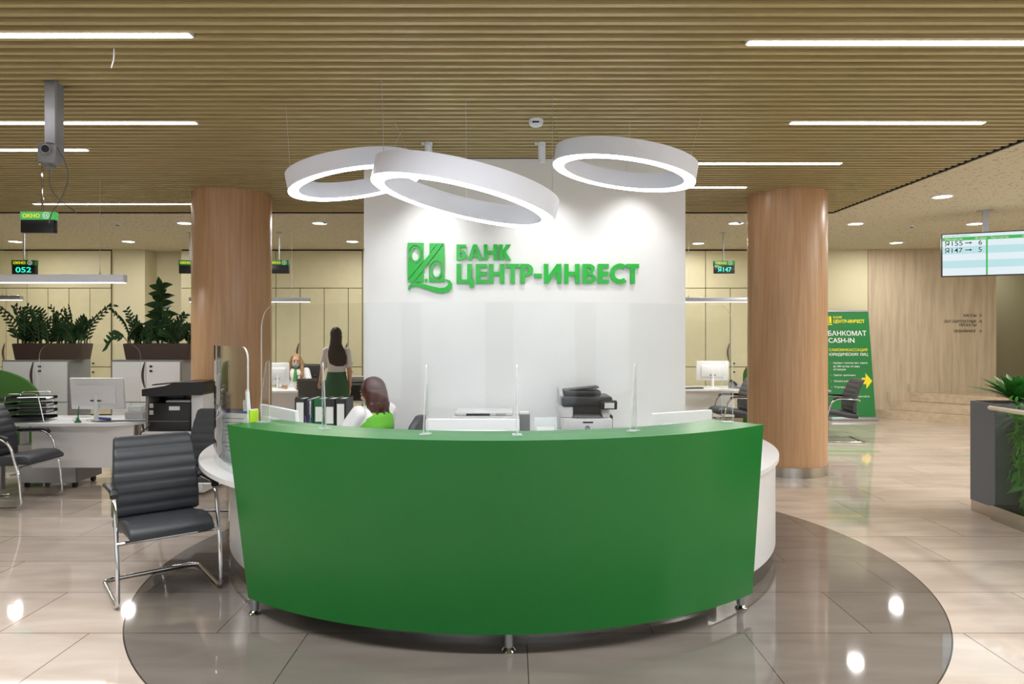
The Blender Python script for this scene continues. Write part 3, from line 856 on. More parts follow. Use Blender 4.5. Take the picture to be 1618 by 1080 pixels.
# ------------------------------------------------------------------ reception desk
ctr = thing('reception_counter', 'curved green counter front of the round reception desk on chrome feet', 'counter', (0, 0, 0))
GX = -0.10
tl = lambda z: -37.6 - (41.9 - 37.6) * (z - 0.105) / 0.995
tr_ = lambda z: 40.4 + (42.0 - 40.4) * (z - 0.105) / 0.995
bm = B(); arc_solid(bm, [(2.35, 0.105), (2.385, 1.10), (2.355, 1.10), (2.32, 0.105)], tl, tr_, 96, GX); obj('front_panel', bm, M['green'], ctr)
bm = B(); arc_solid(bm, [(2.354, 1.06), (2.3555, 1.10), (2.04, 1.10), (2.04, 1.06)], -41.9, 42.0, 96, GX); obj('top_slab', bm, M['green'], ctr)
for px, py in ((399, 970), (804, 1030), (1174, 961)):
    d = EYE * F / (py - HY)
    c = Vector((X(px, d), d, 0))
    v = Vector((GX, CY, 0)) - c; c = c + v.normalized() * 0.015
    bm = B(); cyl(bm, (c.x, c.y, 0.085), 0.024, 0.12, n=24); lg = obj('leg', bm, M['alu'], ctr)
    bm = B(); lathe(bm, [(0.0, 0), (0.034, 0), (0.036, 0.006), (0.026, 0.018), (0.016, 0.026), (0.016, 0.03)], 24, c); obj('foot_disc', bm, M['chrome'], lg)
for th in (-36, 39):    # brackets that carry the counter from the desk body
    pass

dk = thing('reception_desk', 'white round reception desk body with worktop and steel plinth behind the green front', 'desk', (0, 0, 0))
bm = B(); arc_solid(bm, [(2.165, 0.105), (2.165, 0.72), (2.13, 0.72), (2.13, 0.105)], -100, 100, 120); obj('body', bm, M['white'], dk)
bm = B(); arc_solid(bm, [(2.155, 0), (2.155, 0.105), (2.12, 0.105), (2.12, 0)], -100, 100, 120); obj('plinth', bm, M['steel'], dk)
Rw = lambda th: 2.37 if th < -30 else (2.19 if th > 30 else 2.37 - 0.18 * (th + 30) / 60)
bm = B(); arc_solid(bm, [(Rw, 0.72), (Rw, 0.75), (1.33, 0.75), (1.33, 0.72)], -104, 100, 120); obj('worktop', bm, M['white'], dk)
bm = B(); arc_solid(bm, [(2.04, 1.06), (2.04, 0.75), (2.06, 0.75), (2.06, 1.06)], -40, 40, 60); obj('screen_panel', bm, M['white'], dk)


def curved_pane(bm, r, t0, t1, z0, z1, cr, th=0.006, corners=(0, 0, 1, 1), nseg=40, cx=CX):
    """curved clear sheet with rounded top corners: grid columns whose top follows the rounding; mi 1 = edge"""
    L = R(t1 - t0) * r; cols = []
    us = sorted(set([L * i / nseg for i in range(nseg + 1)] + [cr * (1 - math.cos(PI / 2 * k / 8)) for k in range(9)] + [L - cr * (1 - math.cos(PI / 2 * k / 8)) for k in range(9)]))
    for u in us:
        zt = z1
        if corners[3] and u < cr: zt = z1 - cr + math.sqrt(max(0, cr * cr - (cr - u) ** 2))
        if corners[2] and u > L - cr: zt = z1 - cr + math.sqrt(max(0, cr * cr - (u - L + cr) ** 2))
        a = t0 + math.degrees(u / r)
        cols.append([bm.verts.new(ap(rr, a, z, cx)) for rr, z in ((r, z0), (r, zt), (r - th, zt), (r - th, z0))])
    for a, b_ in zip(cols, cols[1:]):
        for j in range(4):
            f = bm.faces.new((a[j], b_[j], b_[(j + 1) % 4], a[(j + 1) % 4])); f.material_index = 1 if j in (1, 3) else 0
    for c in (cols[0], cols[-1]):
        f = bm.faces.new(c); f.material_index = 1
    return bm


sc = thing('acrylic_screen', 'tall curved clear acrylic screen standing along the green counter top', 'screen', (0, 0, 0))
bm = B(); curved_pane(bm, 2.165, -42.2, 43.0, 1.101, 1.81, 0.14, cx=GX); obj('pane', bm, [M['acryl'], M['acedge']], sc, angle=20)


def fin(th, side):
    bm = B()
    c = ap(2.166, th, 0, GX)
    rad = Vector((math.sin(R(th)), -math.cos(R(th)), 0)); tan = Vector((math.cos(R(th)), math.sin(R(th)), 0))
    o = rad.copy() if side == 0 else (rad * 0.55 + tan * side * 0.85).normalized()
    nrm = Vector((-o.y, o.x, 0)) * 0.004
    prism(bm, [(0, 1.103), (0.075, 1.103), (0.075, 1.115), (0.022, 1.46), (0.012, 1.475), (0, 1.475)], lambda u, v, s: c + o * u + Vector((0, 0, v)) + nrm * (1 if s else -1), 0, 1)
    f = obj('support_fin', bm, [M['acryl'], M['finedge']], sc, smooth=False)
    bm = B(); q = c + o * 0.037
    box(bm, (q.x, q.y, 1.1035), (0.075, 0.05, 0.004), rot=Matrix.Rotation(math.atan2(o.y, o.x), 3, 'Z')); obj('base_plate', bm, [M['finedge']], f, smooth=False)


for th, sd_ in ((-39.5, -1), (-27, 1), (-9.5, 0), (3.3, 0), (21.5, -1), (39.5, 1)): fin(th, sd_)

sc2 = thing('acrylic_screen', 'curved clear acrylic screen on the white worktop beside the grey chair', 'screen', (0, 0, 0))
bm = B(); curved_pane(bm, 2.27, -67, -43, 0.752, 1.56, 0.08, 0.012, (0, 0, 1, 0), 30); obj('pane', bm, [M['acrylb'], M['acedge']], sc2, angle=20)
for a in (-66.6, -65.2):
    bm = B(); p = ap(2.262 if a < -66 else 2.25, a, 0)
    b2(bm, (p.x - 0.004, p.y - 0.006, 0.752), (p.x + 0.004, p.y + 0.006, 1.555)); obj('edge_profile', bm, [M['acedge']], sc2, smooth=False)

# papers behind that screen
hd_ = thing('notice_holder', 'clear pocket of white printed notices with a blue top edge on the worktop', 'notice', (-1.925, 4.745, 0.752), R(-14))
bm = B(); box(bm, (0, 0, 0.175), (0.25, 0.004, 0.33)); obj('sheet', bm, M['paper'], hd_, smooth=False)
bm = B(); box(bm, (0, 0, 0.345), (0.25, 0.008, 0.014)); obj('blue_edge', bm, M['blue'], hd_, smooth=False)
for i in range(9):
    bm = B(); box(bm, (-0.02 + 0.01 * (i % 3), -0.003, 0.30 - i * 0.028), (0.18 - 0.03 * (i % 3), 0.001, 0.006)); obj('print_line', bm, M['paperline'], hd_, smooth=False)
bm = B(); b2(bm, (-0.125, -0.03, 0), (0.125, 0.03, 0.02)); obj('base', bm, M['acedge'], hd_, smooth=False)


# ------------------------------------------------------------------ office equipment
def monitor(loc, rz, label, w_=0.55, h=0.33, zb=0.10, tilt=4, back='softwhite', group='white desk monitors'):
    """rz: direction of the BACK (local -Y) ; origin on the desk top"""
    t = thing('computer_monitor', label, 'monitor', loc, rz, group)
    rt = Matrix.Rotation(R(tilt), 3, 'X'); c = Vector((0, 0, zb + h / 2))
    bm = B(); box(bm, c, (w_, 0.03, h), 0.008, rot=rt); box(bm, c + Vector((0, -0.02, -0.01)), (w_ * 0.72, 0.03, h * 0.6), 0.012, rot=rt); sh = obj('shell', bm, M[back], t)
    bm = B(); box(bm, c + Vector((0, 0.0165, 0)), (w_ * 0.95, 0.002, h * 0.9), rot=rt); obj('panel', bm, M['blackp'], sh, smooth=False)
    bm = B(); box(bm, c + Vector((0, -0.036, -h * 0.22)), (w_ * 0.2, 0.004, 0.012), rot=rt); obj('port', bm, M['blackp'], sh, smooth=False)
    bm = B(); tube(bm, [(0, -0.02, 0.012), (0, -0.028, zb + h * 0.45)], [0.026, 0.02], 14); obj('stand', bm, M[back], t)
    bm = B(); lathe(bm, [(0.0, 0), (0.11, 0), (0.11, 0.008), (0.04, 0.018), (0.0, 0.02)], 32); obj('base', bm, M[back], t)
    return t


def heading(dx, dy): return math.atan2(dy, dx)


monitor((-1.55, 4.56, 0.752), heading(0.66, -0.75), 'white monitor back beside the black and green binders', 0.58, 0.31, 0.09)
monitor((X(747, 4.38), 4.38, 0.752), 0, 'white monitor back standing in the middle behind the counter', 0.60, 0.30, 0.045)
monitor((1.10, 4.44, 0.752), heading(0.46, 0.24), 'white monitor back near the counter end by the banner column', 0.50, 0.30, 0.085)
monitor((-1.92, 4.98, 0.752), heading(0.35, -0.9), 'narrow monitor seen edge-on, white back and black screen, by the curved screen', 0.34, 0.30, 0.17)


def binder(loc, rz, w_, cm, label, lab=(0.30, 0.82), group='lever arch binders on the worktop', h=0.32):
    t = thing('lever_arch_binder', label, 'binder', loc, rz, group)
    bm = B(); b2(bm, (-w_ / 2, 0, 0), (w_ / 2, 0.004, h)); b2(bm, (-w_ / 2, 0, 0), (-w_ / 2 + 0.004, 0.28, h)); b2(bm, (w_ / 2 - 0.004, 0, 0), (w_ / 2, 0.28, h)); obj('cover', bm, M[cm], t, smooth=False)
    bm = B(); b2(bm, (-w_ / 2 + 0.008, 0.012, 0.008), (w_ / 2 - 0.008, 0.27, h - 0.012)); obj('pages', bm, M['paper'], t, smooth=False)
    bm = B(); b2(bm, (-w_ * 0.34, -0.0015, h * lab[0]), (w_ * 0.34, 0, h * lab[1])); obj('label', bm, M['paper'], t, smooth=False)
    bm = B(); n = 20
    loft(bm, [[(r * math.cos(2 * PI * j / n), y, 0.045 + r * math.sin(2 * PI * j / n)) for r, y in ((0.015, -0.002), (0.011, -0.004), (0.011, 0.0))] for j in range(n)], False, True); obj('finger_ring', bm, M['chrome'], t)
    return t


bY = 6.0
for px, cm, lb, lab in ((475, 'darkbind', 'black binder with a long white spine label, first in the row', (0.2, 0.9)),
                        (505, 'greenbind', 'green binder with a white spine label', (0.38, 0.78)),
                        (522, 'darkbind', 'black binder with a short white label between the green and the last binder', (0.32, 0.78)),
                        (539, 'darkbind', 'black binder with a tall white label, last in the row', (0.12, 0.86))):
    binder((X(px, bY), bY - 0.02, 0.752), 0.0, 0.092, cm, lb, lab)
for i, (px, cm, h) in enumerate(((486, 'purple', 0.30), (490, 'paper', 0.29), (493, 'greenbind', 0.31))):
    t = thing('document_folder', ('purple', 'white', 'dark green')[i] + ' thin folder standing between two binders', 'folder', (X(px, bY + 0.05), bY + 0.05, 0.752), group='thin folders between the binders')
    bm = B(); b2(bm, (-0.008, 0, 0), (0.008, 0.22, h), 0.003); obj('cover', bm, M[cm], t)
    bm = B(); b2(bm, (-0.005, 0.005, h - 0.002), (0.005, 0.215, h + 0.006)); obj('sheets', bm, M['paper'], t, smooth=False)
pc = thing('pen_cup', 'clear cup of pens in front of the folders', 'pen cup', (X(488, 5.75), 5.75, 0.752))
bm = B(); lathe(bm, [(0.035, 0), (0.04, 0.11), (0.037, 0.11), (0.032, 0.004)], 20); obj('cup', bm, M['acryl'], pc)
for i in range(5):
    bm = B(); tube(bm, [(0.01 * math.cos(i * 1.3), 0.01 * math.sin(i * 1.3), 0.01), (0.033 * math.cos(i * 1.3), 0.033 * math.sin(i * 1.3), 0.17 + 0.01 * i)], 0.004, 8); obj('pen', bm, M[('blue', 'greenbind', 'blackp', 'purple', 'blue')[i]], pc)
lm = thing('document_folder', 'lime green plastic folder standing by the edge-on monitor', 'folder', (X(401, 4.65), 4.65, 0.752), R(60))
bm = B(); b2(bm, (-0.035, -0.008, 0), (0.035, 0.008, 0.37), 0.003); obj('cover', bm, M['lime'], lm)
bm = B(); b2(bm, (-0.03, -0.006, 0.368), (0.03, 0.006, 0.376)); obj('sheets', bm, M['paper'], lm, smooth=False)
ah = thing('leaflet_box', 'low clear acrylic leaflet box behind the middle of the counter', 'leaflet holder', (X(862, 4.3), 4.3, 0.752))
bm = B(); b2(bm, (-0.07, -0.03, 0), (0.07, 0.03, 0.004)); b2(bm, (-0.07, 0.026, 0), (0.07, 0.03, 0.36)); b2(bm, (-0.07, -0.03, 0), (-0.066, 0.03, 0.36)); b2(bm, (0.066, -0.03, 0), (0.07, 0.03, 0.36)); obj('box', bm, [M['acedge']], ah, smooth=False)
bm = B(); b2(bm, (-0.055, 0.0, 0.005), (0.055, 0.01, 0.30)); obj('leaflets', bm, M['paper'], ah, smooth=False)

# credenza along the white wall with the two printers
cz = thing('credenza', 'low white credenza along the sign wall under the two printers', 'credenza', (0.32, 6.2, 0))
bm = B(); b2(bm, (-1.08, -0.22, 0), (1.08, 0.245, 0.72)); obj('body', bm, M['white'], cz, smooth=False)
bm = B(); b2(bm, (-1.1, -0.24, 0.72), (1.1, 0.25, 0.75), 0.003); obj('top', bm, M['white'], cz)
for i in range(4):
    bm = B(); b2(bm, (-1.07 + i * 0.54, -0.238, 0.06), (-1.07 + i * 0.54 + 0.52, -0.221, 0.71)); dd = obj('door', bm, M['white'], cz, smooth=False)
    bm = B(); b2(bm, (-1.07 + i * 0.54 + 0.45, -0.25, 0.5), (-1.07 + i * 0.54 + 0.46, -0.239, 0.62)); obj('handle', bm, M['alu'], dd, smooth=False)

pr = thing('laser_printer', 'flat white laser printer on the credenza behind the middle monitor', 'printer', (X(768, 6.15), 6.18, 0.752))
bm = B(); b2(bm, (-0.30, -0.19, 0), (0.30, 0.2, 0.165), 0.015); b2(bm, (-0.27, -0.17, 0.165), (0.24, 0.18, 0.20), 0.012); obj('body', bm, M['softwhite'], pr)
bm = B(); b2(bm, (-0.17, -0.176, 0.172), (0.04, -0.168, 0.187)); obj('paper_slot', bm, M['blackp'], pr, smooth=False)
bm = B(); b2(bm, (0.09, -0.176, 0.17), (0.18, -0.168, 0.19)); obj('control_panel', bm, M['greylam'], pr, smooth=False)
bm = B(); b2(bm, (0.19, -0.197, 0.01), (0.30, -0.189, 0.15), 0.004); obj('side_panel', bm, M['greyp'], pr)
tb = thing('dispenser_box', 'small grey box of cards beside the flat white printer', 'box', (X(825, 6.15), 6.15, 0.752))
bm = B(); b2(bm, (-0.03, -0.05, 0), (0.07, 0.08, 0.17), 0.006); obj('body', bm, M['greyp'], tb)
bm = B(); b2(bm, (-0.02, -0.04, 0.17), (0.06, 0.07, 0.185)); obj('cards', bm, M['paper'], tb, smooth=False)

hp = thing('multifunction_printer', 'white multifunction printer with black scanner lid on the credenza by the sign wall', 'printer', (X(926, 6.15), 6.2, 0.752))
bm = B(); b2(bm, (-0.215, -0.21, 0), (0.215, 0.2, 0.145), 0.012); b2(bm, (-0.24, -0.17, 0.145), (-0.125, 0.2, 0.26), 0.02); b2(bm, (0.13, -0.17, 0.145), (0.2, 0.2, 0.26), 0.02); obj('body', bm, M['softwhite'], hp)
bm = B(); b2(bm, (-0.125, -0.05, 0.145), (0.13, 0.19, 0.27)); obj('output_bay', bm, M['blackp'], hp, smooth=False)
bm = B(); box(bm, (0.0, -0.13, 0.162), (0.24, 0.14, 0.012), 0.003, rot=Matrix.Rotation(0.1, 3, 'X')); obj('output_tray', bm, M['greyp'], hp)
bm = B(); b2(bm, (-0.23, -0.19, 0.245), (0.22, 0.2, 0.335), 0.02); b2(bm, (-0.2, -0.12, 0.335), (0.13, 0.19, 0.385), 0.02); obj('scanner_lid', bm, M['blackp'], hp)
bm = B(); loft(bm, [[(-0.245 + dx, y, z) for y, z in ((-0.15, 0.25), (-0.15, 0.34), (-0.05, 0.395), (0.18, 0.395), (0.18, 0.25))] for dx in (0, 0.03)]); obj('side_cap', bm, M['greylam'], hp, smooth=False)
bm = B(); box(bm, (-0.02, -0.02, 0.40), (0.26, 0.2, 0.012), 0.004, rot=Matrix.Rotation(-0.1, 3, 'Y')); obj('feed_tray', bm, M['blackp'], hp)
bm = B(); box(bm, (0.18, -0.2, 0.265), (0.15, 0.05, 0.075), 0.008, rot=Matrix.Rotation(0.15, 3, 'X')); pn = obj('control_panel', bm, M['blackp'], hp)
bm = B(); box(bm, (0.185, -0.231, 0.262), (0.085, 0.004, 0.05), rot=Matrix.Rotation(0.15, 3, 'X')); obj('touch_display', bm, M['paper'], pn, smooth=False)
bm = B(); b2(bm, (-0.17, -0.214, 0.01), (0.14, -0.209, 0.125), 0.002); fd = obj('front_door', bm, M['softwhite'], hp)
bm = B(); b2(bm, (-0.045, -0.217, 0.108), (0.045, -0.213, 0.12)); obj('grip', bm, M['blackp'], fd, smooth=False)
bm = B(); cyl(bm, (-0.005, -0.2155, 0.062), 0.023, 0.003, 'Y', 28); lgd = obj('badge', bm, M['greyp'], fd)
text('lettering', 'hp', M['softwhite'], fd, -0.005, 0.052, 0.026, -0.218, align='CENTER', bold=0.0)
bm = B(); b2(bm, (0.216, -0.1, 0.0), (0.235, 0.12, 0.16), 0.008); obj('side_tray', bm, M['blackp'], hp)


# ------------------------------------------------------------------ chairs
def make_chair(vin):
    """cantilever visitor chair; faces local -Y; origin on the floor under its sled"""
    t = thing('cantilever_chair', 'x', 'chair')
    # seat: cushion, rounded front
    bm = B(); rings = []
    ny = 14
    for i in range(ny + 1):
        s = i / ny; y = -0.345 + 0.56 * s
        zt = 0.485 - 0.045 * s + 0.02 * math.sin(PI * min(1, s * 1.4))
        th = 0.085
        if s < 0.16: k = math.sqrt(max(0.02, 1 - ((0.16 - s) / 0.16) ** 2)); zt -= (1 - k) * 0.045; th *= 0.35 + 0.65 * k
        hw = 0.25 - 0.012 * (1 - s) ** 4
        pts = rrect(-hw, zt - th, hw, zt, min(0.035, th * 0.45), 5)
        rings.append([(a, y, b_ + 0.008 * (1 - (a / hw) ** 2) * (1 if b_ > zt - th / 2 else 0)) for a, b_ in pts])
    loft(bm, rings); obj('seat', bm, vin, t, angle=60)
    # backrest: padded, horizontal seams
    bm = B(); rings = []; nb = 7; per = 6
    for i in range(nb * per + 1):
        s = i / (nb * per); f = (i % per) / per
        z = 0.445 + 0.505 * s; yc = 0.185 + 0.13 * s - 0.05 * math.sin(PI * s)
        puff = 0.030 + 0.008 * (math.sin(PI * f) ** 0.6 if f > 0 else 0)
        if i in (0, nb * per): puff = 0.012
        hw = 0.262 - 0.028 * s ** 2 - (0.012 if i in (0, nb * per) else 0)
        pts = rrect(-hw, yc - puff, hw, yc + 0.03, 0.018 if puff > 0.02 else 0.01, 4)
        rings.append([(a, b_ + 0.022 * (a / hw) ** 2 * -1, z) for a, b_ in pts])
    loft(bm, rings); obj('backrest', bm, vin, t, angle=50)
    # chrome tube: armrest - front leg - sled - rear bar - sled - front leg - armrest
    w_ = 0.29
    side = lambda s: [(s * w_, 0.20, 0.655), (s * w_, -0.10, 0.665), (s * w_, -0.19, 0.60), (s * w_, -0.275, 0.30), (s * w_, -0.30, 0.012), (s * w_, 0.30, 0.012)]
    pts = side(-1) + list(reversed(side(1)))
    bm = B(); tube(bm, fillet(pts, 0.07, 8), 0.0125, 12); fr = obj('frame', bm, M['chrome'], t)
    bm = B()
    tube(bm, [(-w_, -0.262, 0.385), (w_, -0.262, 0.385)], 0.011, 10); obj('crossbar', bm, M['chrome'], fr)
    bm = B(); tube(bm, [(-w_, 0.2, 0.655), (-0.24, 0.24, 0.63)], 0.011, 10); obj('arm_bracket', bm, M['chrome'], fr)
    bm = B(); tube(bm, [(w_, 0.2, 0.655), (0.24, 0.24, 0.63)], 0.011, 10); obj('arm_bracket', bm, M['chrome'], fr)
    for s in (-1, 1):
        bm = B()
        loft(bm, [[(s * w_ + a, y, 0.678 + b_ + dz) for a, b_ in rrect(-0.024, -0.012, 0.024, 0.014, 0.01, 4)] for y, dz in ((-0.16, -0.03), (-0.14, -0.008), (-0.10, 0.0), (0.12, -0.004), (0.15, -0.01))])
        obj('armrest', bm, M['blackp'], t)
    return t


CG = 'charcoal cantilever chairs with chrome frames'
chair0 = make_chair(M['vinyl'])


def place_chair(x, y, a, label, first=[True]):
    o = chair0 if first[0] else copy_tree(chair0); first[0] = False
    o.location = (x, y, 0); o.rotation_euler = (0, 0, R(a)); o['label'] = label; o['group'] = CG
    return o


place_chair(-2.284, 4.4475, 38, 'charcoal cantilever chair in front, standing half on the dark round floor inlay')
place_chair(-2.66, 6.02, 0, 'charcoal cantilever chair half hidden behind the curved acrylic screen')
place_chair(-4.87, 6.655, 90, 'charcoal cantilever chair pulled up sideways to the desk with the white monitor')
place_chair(3.50, 10.75, -90, 'charcoal cantilever chair at the far desk, partly behind the banner column')
place_chair(5.06, 10.6, -98, 'charcoal cantilever chair in front of the green banner')
place_chair(X(505, 10.55), 10.5, 180, 'charcoal cantilever chair before the blonde woman\'s desk, seen from behind')

# receptionist's swivel chair
sw = thing('swivel_chair', 'dark grey swivel chair behind the seated receptionist', 'chair', (-1.0, 5.33, 0), R(-100))
bm = B(); rings = []
for i in range(9):
    s = i / 8; z = 0.52 + 0.49 * s; hw = 0.21 * math.sqrt(max(0.05, 1 - (max(0, s - 0.55) / 0.47) ** 2)); yc = 0.25 + 0.05 * s
    rings.append([(a, b_ - 0.03 * (a / 0.21) ** 2, z) for a, b_ in rrect(-hw, yc - 0.028, hw, yc + 0.028, 0.02, 4)])
loft(bm, rings); obj('backrest', bm, M['vinyl'], sw, angle=60)
bm = B(); tube(bm, [(0, 0.29, 0.86), (0, 0.33, 0.7), (0, 0.3, 0.5), (0, 0.05, 0.42)], 0.028, 10); obj('back_stem', bm, M['blackp'], sw)
bm = B(); box(bm, (0, 0, 0.43), (0.46, 0.44, 0.07), 0.03, 3); obj('seat', bm, M['vinyl'], sw)
bm = B(); cyl(bm, (0, 0, 0.24), 0.03, 0.32, n=16); obj('gas_column', bm, M['blackp'], sw)
for k in range(5):
    a = 2 * PI * k / 5
    bm = B(); tube(bm, [(0, 0, 0.11), (0.26 * math.cos(a), 0.26 * math.sin(a), 0.075)], [0.028, 0.016], 8); lg = obj('leg', bm, M['blackp'], sw)
    bm = B(); cyl(bm, (0.26 * math.cos(a), 0.26 * math.sin(a), 0.03), 0.03, 0.035, 'X', 16); obj('caster', bm, M['blackp'], lg)

# ------------------------------------------------------------------ people
def blob(name, bm, m, parent, voxel=0.006, smooth=4):
    bmesh.ops.recalc_face_normals(bm, faces=bm.faces[:])
    me = bpy.data.meshes.new('tmp'); bm.to_mesh(me); bm.free()
    t = bpy.data.objects.new('tmp', me); col.objects.link(t)
    md = t.modifiers.new('r', 'REMESH'); md.mode = 'VOXEL'; md.voxel_size = voxel
    ms = t.modifiers.new('s', 'SMOOTH'); ms.factor = 0.5; ms.iterations = smooth
    dg = bpy.context.evaluated_depsgraph_get(); dg.update()
    m2 = bpy.data.meshes.new_from_object(t.evaluated_get(dg)); bpy.data.objects.remove(t); bpy.data.meshes.remove(me)
    m2.name = name
    for p in m2.polygons: p.use_smooth = True
    m2.materials.clear(); m2.materials.append(m)
    o = bpy.data.objects.new(name, m2); col.objects.link(o); o.parent = parent
    return o


def limb(bm, pts, rad, n=14):
    pts = [Vector(p) for p in pts]
    # subdivide for smooth taper, round ends
    tube(bm, pts, rad, n)
    for p, r in zip(pts, rad): ell(bm, p, (r, r, r), u=14, v=10)


def torso(bm, secs, n=24):
    """secs: (centre, rx, ry) horizontal ellipses"""
    loft(bm, [[Vector(c) + Vector((rx * math.cos(2 * PI * j / n), ry * math.sin(2 * PI * j / n), 0)) for j in range(n)] for c, rx, ry in secs])


def hand(bm, wrist, d, nrm, side, curl=0.5):
    """wrist point, direction of the fingers, palm normal; side +1/-1 puts the thumb"""
    wrist = Vector(wrist); d = Vector(d).normalized(); nrm = Vector(nrm); nrm = (nrm - d * nrm.dot(d)).normalized(); a = d.cross(nrm) * side
    rot = Matrix((a, d, nrm)).transposed()
    ell(bm, wrist + d * 0.045, (0.036, 0.052, 0.015), rot, 16, 10)
    for k, (o, L) in enumerate(((-0.027, 0.056), (-0.009, 0.072), (0.010, 0.078), (0.028, 0.070))):
        p = wrist + d * 0.083 + a * o * 0.95; pts = [p - d * 0.02, p]; ang = 0
        for seg in (0.42, 0.33, 0.25):
            ang += curl * 0.55
            p = p + (d * math.cos(ang) + nrm * math.sin(ang)) * L * seg; pts.append(p)
        tube(bm, pts, [0.0095, 0.009, 0.0085, 0.008, 0.0068], 8); ell(bm, p, (0.007, 0.007, 0.007), u=8, v=6)
    p = wrist + d * 0.025 + a * 0.026
    pts = [p, p + a * 0.018 + d * 0.026 + nrm * 0.006, p + a * 0.026 + d * 0.05 + nrm * 0.016, p + a * 0.024 + d * 0.068 + nrm * 0.024]
    tube(bm, pts, [0.012, 0.0105, 0.0095, 0.007], 8); ell(bm, pts[-1], (0.007, 0.007, 0.007), u=8, v=6)


def head(bm, c, rot):
    c = Vector(c); q = lambda v: c + rot @ Vector(v)
    ell(bm, q((0, 0.012, 0.022)), (0.076, 0.094, 0.096), rot)
    ell(bm, q((0, -0.018, -0.045)), (0.058, 0.066, 0.072), rot)
    ell(bm, q((0, -0.045, -0.092)), (0.03, 0.03, 0.024), rot)           # chin
    tube(bm, [q((0, -0.083, 0.02)), q((0, -0.098, -0.008)), q((0, -0.108, -0.028)), q((0, -0.088, -0.038))], [0.009, 0.011, 0.015, 0.008], 10)   # nose
    ell(bm, q((0, -0.081, -0.062)), (0.024, 0.012, 0.007), rot); ell(bm, q((0, -0.079, -0.073)), (0.021, 0.012, 0.007), rot)                      # lips
    for s in (-1, 1):
        ell(bm, q((s * 0.076, 0.012, -0.008)), (0.010, 0.02, 0.03), rot, 12, 8)      # ears
        ell(bm, q((s * 0.045, -0.052, -0.02)), (0.024, 0.026, 0.022), rot)           # cheeks
        ell(bm, q((s * 0.032, -0.074, 0.036)), (0.026, 0.012, 0.008), rot)           # brow


def face_parts(t, c, rot):
    c = Vector(c)
    for s in (-1, 1):
        bm = B(); ell(bm, c + rot @ Vector((s * 0.031, -0.080, 0.014)), (0.0135, 0.010, 0.0085), rot, 12, 8); e = obj('eye', bm, M['paper'], t)
        bm = B(); ell(bm, c + rot @ Vector((s * 0.031, -0.087, 0.014)), (0.0065, 0.005, 0.0065), rot, 10, 8); obj('iris', bm, M['hairdark'], e)
        bm = B(); tube(bm, [c + rot @ Vector((s * x_, y_, z_)) for x_, y_, z_ in ((0.014, -0.088, 0.034), (0.032, -0.088, 0.041), (0.05, -0.078, 0.036))], 0.0035, 6); obj('eyebrow', bm, M['hairdark'], t)


# --- standing woman seen from behind, green skirt (faces away: +Y)
pw = thing('person', 'standing woman with long dark hair, white blouse and dark green skirt, seen from behind', 'person', (X(532, 9.62), 9.62, 0), PI)
hr = Matrix.Rotation(R(-22), 3, 'Z')
bm = B()
torso(bm, [((0, 0.02, 0.84), 0.165, 0.115), ((0, 0.015, 0.93), 0.178, 0.125), ((0, 0.0, 1.05), 0.14, 0.10), ((0, -0.005, 1.15), 0.128, 0.095), ((0, -0.01, 1.28), 0.155, 0.112), ((0, 0, 1.38), 0.165, 0.095), ((0, 0.005, 1.435), 0.10, 0.065), ((0, 0, 1.46), 0.05, 0.05)])
limb(bm, [(0, 0.005, 1.43), (0, -0.005, 1.53)], [0.05, 0.046])
head(bm, (0, -0.015, 1.615), hr)
limb(bm, [(-0.165, 0, 1.40), (-0.215, 0.02, 1.13), (-0.20, -0.06, 0.90)], [0.050, 0.038, 0.026])
hand(bm, (-0.20, -0.065, 0.885), (0.05, -0.2, -1), (1, 0, 0), 1)
limb(bm, [(0.165, 0, 1.40), (0.24, -0.03, 1.14), (0.33, -0.20, 0.98)], [0.050, 0.038, 0.026])
hand(bm, (0.34, -0.215, 0.965), (0.35, -0.6, -0.6), (-0.7, 0, -0.7), -1)
for s in (-1, 1):
    limb(bm, [(s * 0.085, 0.01, 0.88), (s * 0.085, -0.005, 0.49), (s * 0.08, 0.03, 0.10)], [0.088, 0.056, 0.036])
    limb(bm, [(s * 0.08, 0.035, 0.075), (s * 0.085, -0.11, 0.035)], [0.036, 0.03])
blob('body', bm, M['skin'], pw)
bm = B()
torso(bm, [((0, 0.01, 1.02), 0.158, 0.118), ((0, 0.0, 1.10), 0.142, 0.108), ((0, -0.005, 1.17), 0.144, 0.11), ((0, -0.01, 1.28), 0.17, 0.126), ((0, 0, 1.37), 0.182, 0.112), ((0, 0.004, 1.43), 0.13, 0.08), ((0, 0.004, 1.455), 0.07, 0.062)])
limb(bm, [(-0.165, 0, 1.395), (-0.20, 0.012, 1.20)], [0.064, 0.054]); limb(bm, [(0.165, 0, 1.395), (0.222, -0.02, 1.20)], [0.064, 0.054])
blob('blouse', bm, M['blouse'], pw, 0.008)
bm = B(); torso(bm, [((0, 0.012, 0.50), 0.20, 0.155), ((0, 0.014, 0.62), 0.205, 0.158), ((0, 0.016, 0.80), 0.205, 0.152), ((0, 0.015, 0.93), 0.196, 0.142), ((0, 0.008, 1.05), 0.160, 0.122), ((0, 0.004, 1.11), 0.150, 0.117)], 32); obj('skirt', bm, M['skirt'], pw, angle=60)
bm = B()
q = lambda v: Vector((0, -0.015, 1.615)) + hr @ Vector(v)
ell(bm, q((0, 0.026, 0.030)), (0.092, 0.098, 0.100), hr)
torso(bm, [((-0.06, 0.085, 1.19), 0.07, 0.03), ((-0.05, 0.10, 1.23), 0.14, 0.045), ((-0.04, 0.105, 1.32), 0.155, 0.055), ((-0.02, 0.09, 1.40), 0.14, 0.06), ((0, 0.055, 1.50), 0.098, 0.07), ((0, 0.035, 1.60), 0.092, 0.075), ((0, 0.03, 1.66), 0.088, 0.075)])
